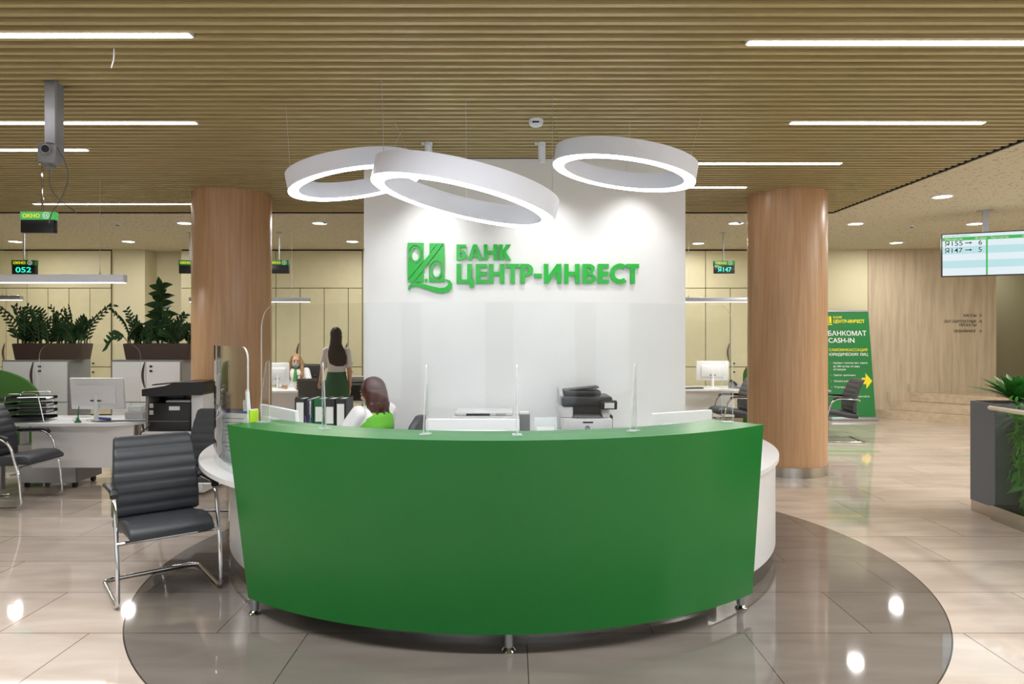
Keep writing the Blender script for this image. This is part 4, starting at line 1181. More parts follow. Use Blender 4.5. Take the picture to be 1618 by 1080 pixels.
blob('hair', bm, M['hairdark'], pw, 0.007, 6)
for s in (-1, 1):
    bm = B(); loft(bm, [[(s * 0.083 + a, y, z + b_) for a, b_ in rrect(-0.042, 0, 0.042, hh_, 0.015, 4)] for y, z, hh_ in ((0.09, 0.0, 0.08), (0.0, 0.0, 0.075), (-0.10, 0.0, 0.055), (-0.17, 0.0, 0.035))]); obj('shoe', bm, M['blackp'], pw)
face_parts(pw, (0, -0.015, 1.615), hr)


def seated(t, lean, hz, arms, legs, hrot, shoulder=0.17):
    """common seated body; t local frame faces -Y, floor origin below the pelvis"""
    bm = B()
    L = lambda z: Vector((0, lean * (z - 0.5) * -1, z))
    torso(bm, [(L(0.47), 0.17, 0.14), (L(0.55), 0.178, 0.13), (L(0.68), 0.145, 0.105), (L(0.78), 0.135, 0.10), (L(0.90), 0.158, 0.115), (L(1.0), shoulder, 0.095), (L(1.045), 0.10, 0.065), (L(1.07), 0.05, 0.05)])
    hc = L(hz) + Vector((0, -0.01, 0))
    limb(bm, [L(1.04), L(hz - 0.09)], [0.05, 0.046])
    head(bm, hc, hrot)
    for s in (-1, 1):
        sh = L(1.0) + Vector((s * shoulder * 0.98, 0, 0.01))
        el, wr, hd2, nm = arms[s]
        limb(bm, [sh, el, wr], [0.048, 0.037, 0.026]); hand(bm, wr, hd2, nm, -s, 0.6)
        for kn, an in (legs[s],):
            limb(bm, [(s * 0.09, -0.02, 0.50), kn, an], [0.085, 0.056, 0.036]); limb(bm, [Vector(an) + Vector((0, 0.01, -0.03)), Vector(an) + Vector((0, -0.13, -0.06))], [0.034, 0.03])
    blob('body', bm, M['skin'], t)
    return hc, L


pw.scale = (0.86, 0.92, 1.0)

# --- receptionist: back to the camera, turned to her left-hand papers
pr_ = thing('person', 'seated receptionist with auburn hair and a green vest over a white blouse, back turned', 'person', (-1.06, 5.33, 0.025), R(-122))
hr2 = Matrix.Rotation(R(-4), 3, 'Z') @ Matrix.Rotation(R(14), 3, 'X')
arms = {1: ((0.26, -0.14, 0.80), (0.17, -0.36, 0.795), (-0.4, -1, 0), (0, 0, -1)), -1: ((-0.25, -0.12, 0.80), (-0.19, -0.35, 0.795), (0.3, -1, 0), (0, 0, -1))}
legs = {s: ((s * 0.11, -0.42, 0.50), (s * 0.11, -0.40, 0.10)) for s in (-1, 1)}
hc, L = seated(pr_, 0.05, 1.148, arms, legs, hr2)
bm = B()
torso(bm, [(L(0.52), 0.186, 0.142), (L(0.60), 0.175, 0.128), (L(0.70), 0.158, 0.118), (L(0.80), 0.150, 0.115), (L(0.90), 0.172, 0.128), (L(0.99), 0.182, 0.108), (L(1.04), 0.12, 0.078), (L(1.065), 0.066, 0.06)])
for s in (-1, 1):
    a = L(1.0) + Vector((s * 0.167, 0, 0.005)); e = Vector(arms[s][0]); limb(bm, [a, a + (e - a) * 0.85], [0.064, 0.060])
blob('blouse', bm, M['blouse'], pr_, 0.008)
bm = B()
torso(bm, [(L(0.50), 0.192, 0.15), (L(0.60), 0.182, 0.135), (L(0.70), 0.166, 0.126), (L(0.80), 0.158, 0.124), (L(0.90), 0.176, 0.138), (L(0.98), 0.172, 0.120), (L(1.025), 0.135, 0.092), (L(1.055), 0.085, 0.072)])
blob('vest', bm, M['vest'], pr_, 0.008)
bm = B()
ell(bm, hc + hr2 @ Vector((0, 0.022, 0.028)), (0.096, 0.104, 0.104), hr2)
torso(bm, [(hc + Vector((0.0, 0.07, -0.145)), 0.10, 0.05), (hc + Vector((0, 0.065, -0.10)), 0.106, 0.066), (hc + Vector((0, 0.05, -0.04)), 0.102, 0.08), (hc + Vector((0, 0.035, 0.03)), 0.094, 0.086)])
for k in range(7):
    a = R(-20 + 220 * k / 6); p = hc + Vector((0.09 * math.cos(a), 0.065 + 0.045 * math.sin(a), -0.13))
    tube(bm, [p + Vector((0, 0, 0.06)), p, p + Vector((0.025 * math.cos(a), 0.02 * math.sin(a), -0.03))], [0.024, 0.018, 0.006], 8)
blob('hair', bm, M['hairred'], pr_, 0.006, 4)
bm = B()
loft(bm, [[L(1.05) + Vector((r * math.cos(2 * PI * j / 24), r * 0.85 * math.sin(2 * PI * j / 24) + 0.004, z)) for r, z in ((0.078, -0.01), (0.074, 0.032), (0.066, 0.032), (0.068, -0.01))] for j in range(24)], False, True)
obj('collar', bm, M['vest'], pr_)
bm = B(); torso(bm, [((0, -0.0, 0.42), 0.20, 0.17), ((0, 0, 0.50), 0.195, 0.16), ((0, 0, 0.56), 0.188, 0.146)])
for s in (-1, 1): limb(bm, [(s * 0.09, -0.02, 0.50), Vector(legs[s][0]) + Vector((0, 0.02, 0)), Vector(legs[s][1]) + Vector((0, 0, 0.02))], [0.098, 0.072, 0.055])
blob('trousers', bm, M['blackp'], pr_, 0.010)
for s in (-1, 1):
    a = Vector(legs[s][1])
    bm = B(); loft(bm, [[(a.x + u, a.y + y, v_) for u, v_ in rrect(-0.042, 0, 0.042, hh_, 0.015, 4)] for y, hh_ in ((0.06, 0.08), (-0.02, 0.075), (-0.12, 0.055), (-0.19, 0.035))]); obj('shoe', bm, M['blackp'], pr_)
bm = B(); w0 = Vector(arms[1][1]); d0 = (w0 - Vector(arms[1][0])).normalized()
tube(bm, [w0 - d0 * 0.03, w0 - d0 * 0.008], 0.031, 16); obj('wristwatch', bm, M['alu'], pr_)
face_parts(pr_, hc, hr2)

# --- blonde woman at the far desk, facing the camera with a grey mask
pb = thing('person', 'seated blonde woman with grey face mask, white blouse and green scarf, facing the hall', 'person', (X(466, 11.75), 11.85, 0), R(8))
hr3 = Matrix.Rotation(R(8), 3, 'Z') @ Matrix.Rotation(R(4), 3, 'X')
arms = {1: ((0.25, -0.14, 0.78), (0.14, -0.38, 0.77), (-0.5, -1, 0), (0, 0, -1)), -1: ((-0.25, -0.14, 0.78), (-0.16, -0.38, 0.77), (0.5, -1, 0), (0, 0, -1))}
hc, L = seated(pb, 0.10, 1.165, arms, legs, hr3)
bm = B()
torso(bm, [(L(0.52), 0.186, 0.142), (L(0.60), 0.175, 0.128), (L(0.70), 0.158, 0.118), (L(0.80), 0.150, 0.115), (L(0.90), 0.172, 0.13), (L(0.99), 0.184, 0.11), (L(1.04), 0.12, 0.078), (L(1.06), 0.066, 0.06)])
for s in (-1, 1):
    a = L(1.0) + Vector((s * 0.167, 0, 0.005)); e = Vector(arms[s][0]); limb(bm, [a, e, e + (Vector(arms[s][1]) - e) * 0.8], [0.062, 0.05, 0.038])
blob('blouse', bm, M['blouse'], pb, 0.008)
bm = B()
ell(bm, hc + hr3 @ Vector((0, 0.034, 0.034)), (0.096, 0.100, 0.102), hr3)
for s in (-1, 1):
    limb(bm, [hc + hr3 @ Vector((s * 0.055, -0.01, 0.085)), hc + hr3 @ Vector((s * 0.092, -0.01, 0.0)), hc + Vector((s * 0.105, -0.02, -0.12)), hc + Vector((s * 0.105, -0.055, -0.24)), hc + Vector((s * 0.085, -0.075, -0.30))], [0.030, 0.030, 0.036, 0.036, 0.018])
torso(bm, [(hc + Vector((0, 0.06, -0.22)), 0.12, 0.05), (hc + Vector((0, 0.05, -0.1)), 0.105, 0.07), (hc + Vector((0, 0.04, 0.02)), 0.094, 0.08)])
blob('hair', bm, M['hairblond'], pb, 0.006, 5)
bm = B(); ell(bm, hc + hr3 @ Vector((0, -0.055, -0.052)), (0.062, 0.062, 0.052), hr3); blob('face_mask', bm, M['mask'], pb, 0.006, 2)
bm = B(); sc_c = L(1.03) + Vector((0, -0.045, 0))
tube(bm, [sc_c + Vector((0.075 * math.cos(2 * PI * j / 20), 0.05 + 0.07 * math.sin(2 * PI * j / 20), 0.02)) for j in range(20)], 0.017, 8, True)
tube(bm, [sc_c + Vector((0, -0.03, 0.01)), sc_c + Vector((0.005, -0.075, -0.08)), sc_c + Vector((0.0, -0.085, -0.2))], [0.018, 0.03, 0.034], 10); obj('scarf', bm, M['scarf'], pb)
face_parts(pb, hc, hr3)
bm = B(); torso(bm, [((0, 0, 0.42), 0.20, 0.17), ((0, 0, 0.50), 0.195, 0.16), ((0, 0, 0.56), 0.188, 0.146)])
for s in (-1, 1): limb(bm, [(s * 0.09, -0.02, 0.50), Vector(legs[s][0]) + Vector((0, 0.02, 0)), Vector(legs[s][1]) + Vector((0, 0, 0.02))], [0.098, 0.072, 0.055])
blob('trousers', bm, M['blackp'], pb, 0.010)

bc = thing('office_chair', 'black high-backed office chair behind the blonde woman', 'chair', (pb.location.x + 0.02, 11.88, 0), R(0))
bm = B(); box(bm, (0.10, 0.28, 0.80), (0.46, 0.07, 0.62), 0.03, 3); obj('backrest', bm, M['vinyldark'], bc)
bm = B(); box(bm, (0.0, 0.0, 0.38), (0.48, 0.46, 0.07), 0.03, 3); obj('seat', bm, M['vinyldark'], bc)
bm = B(); cyl(bm, (0, 0, 0.2), 0.03, 0.3, n=14); obj('gas_column', bm, M['blackp'], bc)
for k in range(5):
    a = 2 * PI * k / 5
    bm = B(); tube(bm, [(0, 0, 0.08), (0.28 * math.cos(a), 0.28 * math.sin(a), 0.03)], [0.028, 0.03], 8); obj('leg', bm, M['blackp'], bc)


# ------------------------------------------------------------------ desks of the consultants
def desk(x0, x1, y0, y1, z, label, r=0.45, panel=(0.12, 0.25), inset=(0.3, 0.1), which=(0, 1, 0, 0)):
    t = thing('office_desk', label, 'desk', ((x0 + x1) / 2, (y0 + y1) / 2, 0))
    ox, oy = -(x0 + x1) / 2, -(y0 + y1) / 2
    bm = B(); pts = rrect(x0 + ox, y0 + oy, x1 + ox, y1 + oy, r, 12, which)
    prism(bm, pts, lambda u, v, s: (u, v, z - (0.03 if s == 0 else 0))); obj('worktop', bm, M['white'], t, angle=25)
    bm = B(); b2(bm, (x0 + ox + inset[0], y0 + oy + panel[0], panel[1]), (x1 + ox - inset[1], y0 + oy + panel[0] + 0.02, z - 0.03)); obj('modesty_panel', bm, M['white'], t, smooth=False)
    for xx in (x0 + ox + 0.35, x1 + ox - 0.35):
        for yy in (y0 + oy + 0.22, y1 + oy - 0.12):
            bm = B(); b2(bm, (xx - 0.03, yy - 0.03, 0), (xx + 0.03, yy + 0.03, z - 0.03)); obj('leg', bm, M['alu'], t, smooth=False)
    return t


ZD = 0.725
desk(-5.75, -3.80, 6.985, 7.68, ZD, 'pale grey office desk with rounded corner carrying the paper trays', 0.42, inset=(0.75, 0.14))
desk(X(380, 11), X(500, 11), 11.0, 11.75, ZD, 'pale office desk in front of the blonde woman', 0.2)
desk(X(1050, 11.4), X(1172, 11.4), 11.35, 12.1, ZD, 'pale office desk with monitor beyond the white sign wall', 0.2)

pd = thing('pedestal_drawer', 'grey mobile drawer pedestal under the desk with the paper trays', 'drawer unit', (X(92, 7.4), 7.45, 0))
bm = B(); b2(bm, (-0.33, -0.2, 0.06), (0.28, 0.25, 0.46), 0.006); obj('body', bm, M['greylam'], pd)
bm = B(); b2(bm, (0.283, -0.19, 0.07), (0.298, 0.24, 0.45)); obj('drawer', bm, M['midgrey'], pd, smooth=False)
for sx in (-0.27, 0.24):
    for sy in (-0.14, 0.18):
        bm = B(); cyl(bm, (sx, sy, 0.03), 0.03, 0.03, 'X', 16); obj('caster', bm, M['blackp'], pd)

fp = thing('felt_partition', 'dark green felt screen with a rounded corner behind the paper trays', 'partition', (X(0, 8.1), 8.1, 0))
bm = B()
pts = [(-1.2, 0.08), (0.50, 0.08), (0.47, 0.75)] + [(0.47 - 0.75 * (1 - math.cos(PI / 2 * k / 12)), 0.86 + 0.38 * math.sin(PI / 2 * k / 12)) for k in range(13)] + [(-1.2, 1.24)]
prism(bm, pts, lambda u, v, s: (u, -0.02 if s == 0 else 0.02, v)); obj('panel', bm, M['felt'], fp, angle=25)
for xx in (-0.9, 0.3):
    bm = B(); b2(bm, (xx - 0.04, -0.2, 0), (xx + 0.04, 0.2, 0.012)); b2(bm, (xx - 0.02, -0.012, 0.01), (xx + 0.02, 0.012, 0.09)); obj('foot', bm, M['alu'], fp, smooth=False)


def flat_screen(x0, x1, y, z0, z1, r, label):
    t = thing('desk_screen', label, 'screen', ((x0 + x1) / 2, y, z0))
    W = (x1 - x0) / 2
    bm = B(); prism(bm, rrect(-W, 0.0, W, z1 - z0, r, 8, (0, 0, 1, 1)), lambda u, v, s: (u, -0.003 if s == 0 else 0.003, v), 0, 1); obj('pane', bm, [M['acryl'], M['acedge']], t, smooth=False)
    for xx in (-W * 0.8, W * 0.8):
        bm = B(); prism(bm, [(-0.07, 0), (0.07, 0), (0.07, 0.01), (0.008, 0.16), (-0.008, 0.16), (-0.07, 0.01)], lambda u, v, s: (xx + (0.004 if s else -0.004), u, v), 0, 1); obj('support_fin', bm, [M['acedge'], M['acedge']], t, smooth=False)


flat_screen(X(62, 7.5), X(222, 7.5), 7.5, ZD + 0.001, Z(543, 7.5), 0.14, 'flat clear acrylic screen with rounded corners on the desk with paper trays')

# paper trays
tr = thing('paper_tray', 'stack of black paper trays in a wire rack on the desk', 'paper tray', (X(52, 7.25), 7.2, ZD + 0.001), R(12))
for k in range(4):
    z = 0.02 + k * 0.068
    bm = B(); b2(bm, (-0.21, -0.14, z), (0.21, 0.14, z + 0.004))
    for a, b_ in (((-0.21, -0.14), (0.21, -0.136)), ((-0.21, 0.136), (0.21, 0.14)), ((-0.21, -0.14), (-0.206, 0.14))):
        b2(bm, (a[0], a[1], z), (b_[0], b_[1], z + 0.03))
    tt = obj('tray', bm, M['blackp'], tr, smooth=False)
    if k > 0:
        bm = B(); box(bm, (0.03, 0, z + 0.012), (0.32, 0.22, 0.012), rot=Matrix.Rotation(0.05 * k, 3, 'Z')); obj('paper_stack', bm, M['paper'], tt, smooth=False)
for yy in (-0.155, 0.155):
    bm = B(); tube(bm, fillet([(-0.19, yy, 0), (-0.15, yy, 0.30), (0.14, yy, 0.30), (0.20, yy, 0)], 0.05), 0.006, 8); obj('wire_frame', bm, M['chrome'], tr)

monitor((X(150, 7.2), 7.25, ZD + 0.001), R(-3), 'white monitor back on the desk with the paper trays', 0.585, 0.335, 0.115, 6)
monitor((X(436, 11.2), 11.3, ZD + 0.001), R(10), 'white monitor back beside the blonde woman', 0.36, 0.36, 0.08)
monitor((X(1126, 11.6), 11.62, ZD + 0.001), R(-4), 'white monitor back on the far desk beyond the sign wall', 0.54, 0.33, 0.13)

kb = thing('mouse', 'white computer mouse on the desk with paper trays', 'mouse', (X(118, 7.2), 7.22, ZD + 0.001), R(30))
bm = B(); ell(bm, (0, 0, 0.004), (0.034, 0.058, 0.026)); bmesh.ops.bisect_plane(bm, geom=bm.verts[:] + bm.edges[:] + bm.faces[:], plane_co=(0, 0, 0.0005), plane_no=(0, 0, -1), clear_outer=True); obj('body', bm, M['softwhite'], kb)
bm = B(); b2(bm, (-0.003, -0.046, 0.022), (0.003, -0.02, 0.03)); obj('wheel', bm, M['greyp'], kb)
pn = thing('pen_stand', 'small green desk pen on a round stand', 'pen', (X(122, 7.05), 7.06, ZD + 0.001))
bm = B(); lathe(bm, [(0.0, 0), (0.034, 0), (0.03, 0.012), (0.014, 0.028), (0.01, 0.05)], 20); obj('stand', bm, M['greenbind'], pn)
bm = B(); tube(bm, [(0, 0, 0.04), (0.012, 0, 0.17)], [0.006, 0.0045], 8); obj('pen', bm, M['greenbind'], pn)
sp = thing('stapler', 'blue stapler lying on the desk near the white monitor', 'stapler', (X(164, 7.1), 7.12, ZD + 0.001), R(5))
bm = B(); box(bm, (0, 0, 0.008), (0.13, 0.03, 0.014), 0.004); obj('base', bm, M['blackp'], sp)
bm = B(); box(bm, (0, 0, 0.032), (0.12, 0.034, 0.026), 0.01, 3, Matrix.Rotation(0.08, 3, 'Y')); obj('arm', bm, M['blue'], sp)
cbl = thing('cable_coil', 'grey cables lying across the desk in front of the white monitor', 'cable', (X(175, 7.1), 7.1, ZD + 0.001))
bm = B()
tube(bm, fillet([(-0.32, 0.12, 0.006), (-0.2, 0.02, 0.006), (-0.05, -0.03, 0.006), (0.1, 0.05, 0.006), (0.25, 0.03, 0.006), (0.33, 0.09, 0.006)], 0.1), 0.006, 8); obj('cable', bm, M['cable'], cbl)
bm = B(); tube(bm, fillet([(-0.25, 0.18, 0.0065), (-0.12, 0.10, 0.0065), (0.06, 0.09, 0.0065), (0.2, 0.12, 0.0065), (0.3, 0.16, 0.0065)], 0.1), 0.0055, 8); obj('cable', bm, M['ring'], cbl)
pt = thing('card_terminal', 'small clear and grey terminal box at the desk end by the black printer', 'terminal', (X(213, 7.35), 7.4, ZD + 0.001))
bm = B(); b2(bm, (-0.10, -0.07, 0), (0.10, 0.07, 0.08), 0.01); obj('body', bm, M['greylam'], pt)
bm = B(); b2(bm, (-0.08, -0.05, 0.08), (0.07, 0.06, 0.14), 0.01); obj('cover', bm, M['acedge'], pt)

# black multifunction printer on a low white cabinet
pcab = thing('printer_cabinet', 'low white cabinet carrying the black multifunction printer', 'cabinet', (X(284, 7.05), 7.22, 0))
bm = B(); b2(bm, (-0.30, -0.28, 0.03), (0.30, 0.26, 0.62)); obj('body', bm, M['white'], pcab, smooth=False)
bm = B(); b2(bm, (-0.31, -0.29, 0.62), (0.31, 0.27, 0.645), 0.003); obj('top', bm, M['white'], pcab)
for s in (0, 1):
    bm = B(); b2(bm, (-0.295 + 0.3 * s, -0.295, 0.05), (-0.005 + 0.3 * s, -0.281, 0.61)); dd = obj('door', bm, M['white'], pcab, smooth=False)
    bm = B(); b2(bm, (-0.04 + 0.06 * s, -0.305, 0.4), (-0.03 + 0.06 * s, -0.296, 0.5)); obj('handle', bm, M['alu'], dd, smooth=False)
mp = thing('multifunction_printer', 'black multifunction printer on the low white cabinet before the column', 'printer', (X(284, 7.1), 7.2, 0.646))
bm = B(); b2(bm, (-0.27, -0.22, 0.0), (0.16, 0.22, 0.29), 0.015); obj('body', bm, M['blackp'], mp)
bm = B(); b2(bm, (0.16, -0.2, 0.0), (0.29, 0.22, 0.38), 0.02); obj('side_panel', bm, M['softwhite'], mp)
bm = B(); b2(bm, (-0.30, -0.21, 0.0), (-0.265, 0.18, 0.40), 0.01); obj('rear_panel', bm, M['midgrey'], mp)
bm = B(); b2(bm, (-0.30, 0.0, 0.29), (0.0, 0.22, 0.40), 0.02); obj('paper_path', bm, M['blackp'], mp)
bm = B(); loft(bm, [[(x, y, z) for y, z in ((-0.24, z0), (-0.24, z1), (0.22, z1), (0.22, z0))] for x, z0, z1 in ((-0.32, 0.36, 0.43), (-0.1, 0.36, 0.46), (0.02, 0.37, 0.50), (0.29, 0.37, 0.505), (0.31, 0.39, 0.48))]); obj('scanner', bm, M['blackp'], mp, angle=20)
bm = B(); box(bm, (-0.08, -0.05, 0.485), (0.34, 0.26, 0.012), 0.004, rot=Matrix.Rotation(-0.09, 3, 'Y')); obj('feed_tray', bm, M['blackp'], mp)
bm = B(); b2(bm, (-0.10, -0.19, 0.292), (0.15, 0.0, 0.312), 0.006); obj('output_tray', bm, M['greylam'], mp)
bm = B(); b2(bm, (0.0 - 0.05, -0.224, 0.215), (0.06, -0.219, 0.255)); lb_ = obj('badge', bm, M['softwhite'], mp, smooth=False)
bm = B(); b2(bm, (-0.26, -0.2225, 0.10), (0.15, -0.2195, 0.105)); obj('tray_joint', bm, M['greyp'], mp, smooth=False)
for zz in (0.24, 0.17):
    bm = B(); b2(bm, (-0.25, -0.226, zz), (-0.21, -0.219, zz + 0.045)); obj('port', bm, M['greylam'], mp, smooth=False)
bm = B(); tube(bm, fillet([(-0.24, -0.232, 0.08), (-0.25, -0.262, 0.04), (-0.29, -0.30, 0.01), (-0.32, -0.30, -0.1), (-0.32, -0.29, -0.2)], 0.05), 0.006, 8); obj('power_cable', bm, M['blackp'], mp)


# ------------------------------------------------------------------ white cabinets with planters
def cabinet(px0, px1, label):
    y = 9.0; x0, x1 = X(px0, y), X(px1, y); W = x1 - x0; H = 1.30
    t = thing('office_cabinet', label, 'cabinet', ((x0 + x1) / 2, y + 0.22, 0), group='white cabinets under the planters')
    bm = B(); b2(bm, (-W / 2, -0.22, 0), (W / 2, 0.23, H)); obj('body', bm, M['midgrey'], t, smooth=False)
    for row in ((0.06, 0.74), (0.75, H - 0.025)):
        for s in (0, 1):
            a = -W / 2 + 0.02 + s * (W - 0.04) / 2
            bm = B(); b2(bm, (a + 0.003, -0.24, row[0]), (a + (W - 0.04) / 2 - 0.003, -0.221, row[1])); dd = obj('door', bm, M['white'], t, smooth=False)
            e = (a + (W - 0.04) / 2 - 0.012) if s == 0 else a + 0.03
            if s == 0:
                zc = (row[0] + row[1]) / 2 + 0.08
                bm = B(); tube(bm, [(e - 0.03 * math.sin(PI * q / 10), -0.25, zc - 0.16 + 0.34 * q / 10) for q in range(11)], [0.005 + 0.01 * math.sin(PI * q / 10) for q in range(11)], 8); obj('handle', bm, M['brown'], dd)
            else:
                for dz in (0.06, 0.12):
                    bm = B(); cyl(bm, (e + 0.04, -0.25, row[1] - dz), 0.015, 0.025, 'Y', 14); obj('lock', bm, M['blackp'], dd)
    return t


cabinet(3, 110, 'white two-door office cabinet under the planter, behind the white monitor')
cabinet(176, 288, 'white two-door office cabinet under the rubber plant, next to the column')


def planter(px0, px1, label):
    y = 9.2; x0, x1 = X(px0, y - 0.1), X(px1, y - 0.1); W = x1 - x0; H = 0.21
    t = thing('planter_box', label, 'planter', ((x0 + x1) / 2, y, 1.301), group='brown planter boxes on the cabinets')
    bm = B()
    loft(bm, [[(a, b_, z) for a, b_ in rrect(-W / 2 + k, -0.14 + k * 0.6, W / 2 - k, 0.14 - k * 0.6, 0.015, 3)] for z, k in ((0, 0.03), (H, 0.0))]); obj('box', bm, M['brown'], t)
    bm = B(); b2(bm, (-W / 2 + 0.02, -0.12, H), (W / 2 - 0.02, 0.12, H + 0.004)); obj('soil', bm, M['soil'], t, smooth=False)
    return (x0 + x1) / 2, y, 1.301 + H + 0.004, W


def leaf(bm, p, d, n, L, w_, fold=0.15, segs=4, droop=0.0):
    """pointed leaf from p along d, facing n"""
    d = d.normalized(); s = d.cross(n)
    if s.length < 1e-3: s = d.orthogonal()
    s.normalize(); n = s.cross(d).normalized()
    prev = None
    for i in range(segs + 1):
        t_ = i / segs; ww = w_ * math.sin(PI * (0.06 + 0.94 * t_) ** 0.8) * (1 if i < segs else 0.02)
        c = p + d * L * t_ - Vector((0, 0, 1)) * droop * L * t_ * t_
        row = [bm.verts.new(c + s * ww + n * fold * ww), bm.verts.new(c), bm.verts.new(c - s * ww + n * fold * ww)]
        if prev:
            bm.faces.new((prev[0], prev[1], row[1], row[0])); bm.faces.new((prev[1], prev[2], row[2], row[1]))
        prev = row


def zz_plant(x, y, z, W, nst, hmax, label, seed, group='zamioculcas plants in the planter boxes', droop=None):
    rnd = random.Random(seed)
    t = thing('zz_plant', label, 'plant', (x, y, z), group=group)
    bs, bl = B(), B()
    for k in range(nst):
        bx = W * (rnd.random() - 0.5); by = (rnd.random() - 0.5) * 0.16
        a = rnd.uniform(0, 2 * PI); out = rnd.uniform(0.08, 0.42) + abs(bx) / W * 0.25
        H = hmax * (rnd.uniform(0.45, 1.0) if k % 3 else rnd.uniform(0.2, 0.42))
        dirx = math.cos(a) * out * 0.75 + bx / W * 0.6 * hmax; diry = math.sin(a) * out * 0.35
        pts = [Vector((bx + dirx * s * s, by + diry * s * s, H * (s - 0.12 * s * s))) for s in [q / 8 for q in range(9)]]
        tube(bs, pts, [0.011 * (1 - 0.7 * q / 8) for q in range(9)], 6)
        for q in range(1, 20):
            s = q / 20 + 0.04; i = min(7, int(s * 8)); f = s * 8 - i
            p = pts[i].lerp(pts[i + 1], min(f, 1)); tn = (pts[i + 1] - pts[i]).normalized()
            side = tn.cross(Vector((math.sin(a + k), -math.cos(a + k) * 0.6 - 0.8, 0.1))).normalized() * (1 if q % 2 else -1)
            leaf(bl, p, side * 0.85 + tn * 0.65, Vector((0, -1, 0.4)), rnd.uniform(0.085, 0.12) * (1 - 0.35 * s), 0.0185, 0.2, 3)
    if droop:
        pts = [Vector((-W * 0.4 - droop * s, -0.10, 0.03 + 0.12 * math.sin(PI * s * 0.9) - 0.14 * s * s)) for s in [q / 8 for q in range(9)]]
        tube(bs, pts, 0.006, 6)
        for q in range(3, 17):
            s = q / 17; i = min(7, int(s * 8)); p = pts[i].lerp(pts[i + 1], s * 8 - i)
            leaf(bl, p, Vector((-0.6, -0.2, 0.7 * (1 if q % 2 else -1))), Vector((0, -1, 0.2)), 0.10, 0.022, 0.2, 3)
    obj('stems', bs, M['stem'], t)['kind'] = 'stuff'
    obj('foliage', bl, M['leafdark'], t)['kind'] = 'stuff'
    return t


xc, yc, zc, W = planter(21, 131, 'brown planter box on the cabinet behind the white monitor')
zz_plant(xc - W * 0.26, yc, zc, W * 0.5, 24, 0.62, 'bushy dark green plant at the outer end of the first planter box', 3)
zz_plant(xc + W * 0.24, yc, zc, W * 0.46, 22, 0.62, 'bushy dark green plant in the first planter box, towards the pendant wire', 11)
xc, yc, zc, W = planter(196, 302, 'brown planter box on the cabinet next to the column')
zz_plant(xc - W * 0.28, yc, zc, W * 0.42, 20, 0.52, 'dark green plant with a drooping stem over the planter end', 5, droop=0.28)
zz_plant(xc + W * 0.30, yc - 0.02, zc, W * 0.36, 22, 0.52, 'dark green plant between the rubber plant and the column', 21)
rb = thing('rubber_plant', 'tall broad-leaved rubber plant in the planter box by the column', 'plant', (xc + 0.0, yc + 0.02, zc))
bm = B(); tube(bm, [(0, 0, 0), (0.01, 0, 0.3), (-0.01, 0, 0.6), (-0.02, 0, 0.76)], [0.014, 0.012, 0.009, 0.005], 8); obj('trunk', bm, M['stem'], rb)
bl = B(); rnd = random.Random(2)
for k in range(22):
    z = 0.12 + 0.62 * k / 21; a = k * 2.4
    leaf(bl, Vector((-0.015, 0, z)), Vector((math.cos(a), math.sin(a) * 0.8, 0.45 + 0.5 * k / 21)), Vector((0.1, -1, 0.5)), 0.32 - 0.10 * k / 21, 0.062 - 0.012 * k / 21, 0.25, 6, 0.45)
leaf(bl, Vector((-0.02, 0, 0.74)), Vector((-0.2, 0, 1)), Vector((0, -1, 0)), 0.17, 0.045, 0.2, 6)
obj('foliage', bl, M['leafdark'], rb)['kind'] = 'stuff'

# ------------------------------------------------------------------ far desks: small things
t2 = thing('paper_tray', 'black paper trays on the blonde woman\'s desk', 'paper tray', (X(487, 11.3), 11.25, ZD + 0.001))
for k in range(4):
    bm = B(); b2(bm, (-0.14, -0.12, 0.01 + k * 0.05), (0.14, 0.12, 0.03 + k * 0.05)); obj('tray', bm, M['blackp'], t2, smooth=False)
for xx in (-0.13, 0.13):
    bm = B(); tube(bm, [(xx, -0.12, 0), (xx, -0.10, 0.24), (xx, 0.10, 0.24), (xx, 0.12, 0)], 0.006, 6); obj('wire_frame', bm, M['blackp'], t2)
pk = thing('small_printer', 'black desktop printer on a stand to the side of the standing woman', 'printer', (X(556, 10.6), 10.6, 0.62))
bm = B(); b2(bm, (-0.10, -0.15, 0), (0.24, 0.15, 0.30), 0.02); obj('body', bm, M['blackp'], pk)
bm = B(); b2(bm, (-0.06, -0.155, 0.24), (0.20, -0.149, 0.27)); obj('label_strip', bm, M['greyp'], pk, smooth=False)
bm = B(); box(bm, (0.08, 0.0, 0.33), (0.22, 0.02, 0.08), 0.004, rot=Matrix.Rotation(0.3, 3, 'X')); obj('paper_feed', bm, M['paper'], pk)
ps = thing('printer_stand', 'pale low stand under the black desktop printer', 'stand', (X(556, 10.6) + 0.07, 10.6, 0))
bm = B(); b2(bm, (-0.2, -0.2, 0.59), (0.2, 0.2, 0.619)); obj('top', bm, M['white'], ps, smooth=False)
for s in (-1, 1):
    bm = B(); b2(bm, (s * 0.18 - 0.012, -0.18, 0), (s * 0.18 + 0.012, 0.18, 0.59)); obj('side_panel', bm, M['greylam'], ps, smooth=False)
ph = thing('desk_phone', 'dark grey telephone on the far desk beyond the sign wall', 'telephone', (X(1162, 11.6), 11.55, ZD + 0.001), R(20))
bm = B(); loft(bm, [[(x, y, z) for y, z in ((-0.1, 0), (-0.1, 0.03), (0.1, 0.10), (0.1, 0))] for x in (-0.09, 0.09)]); obj('body', bm, M['greyp'], ph, smooth=False)
bm = B(); tube(bm, fillet([(-0.06, -0.08, 0.06), (-0.06, -0.06, 0.085), (-0.06, 0.07, 0.13), (-0.06, 0.09, 0.11)], 0.03), 0.02, 10); obj('handset', bm, M['blackp'], ph)
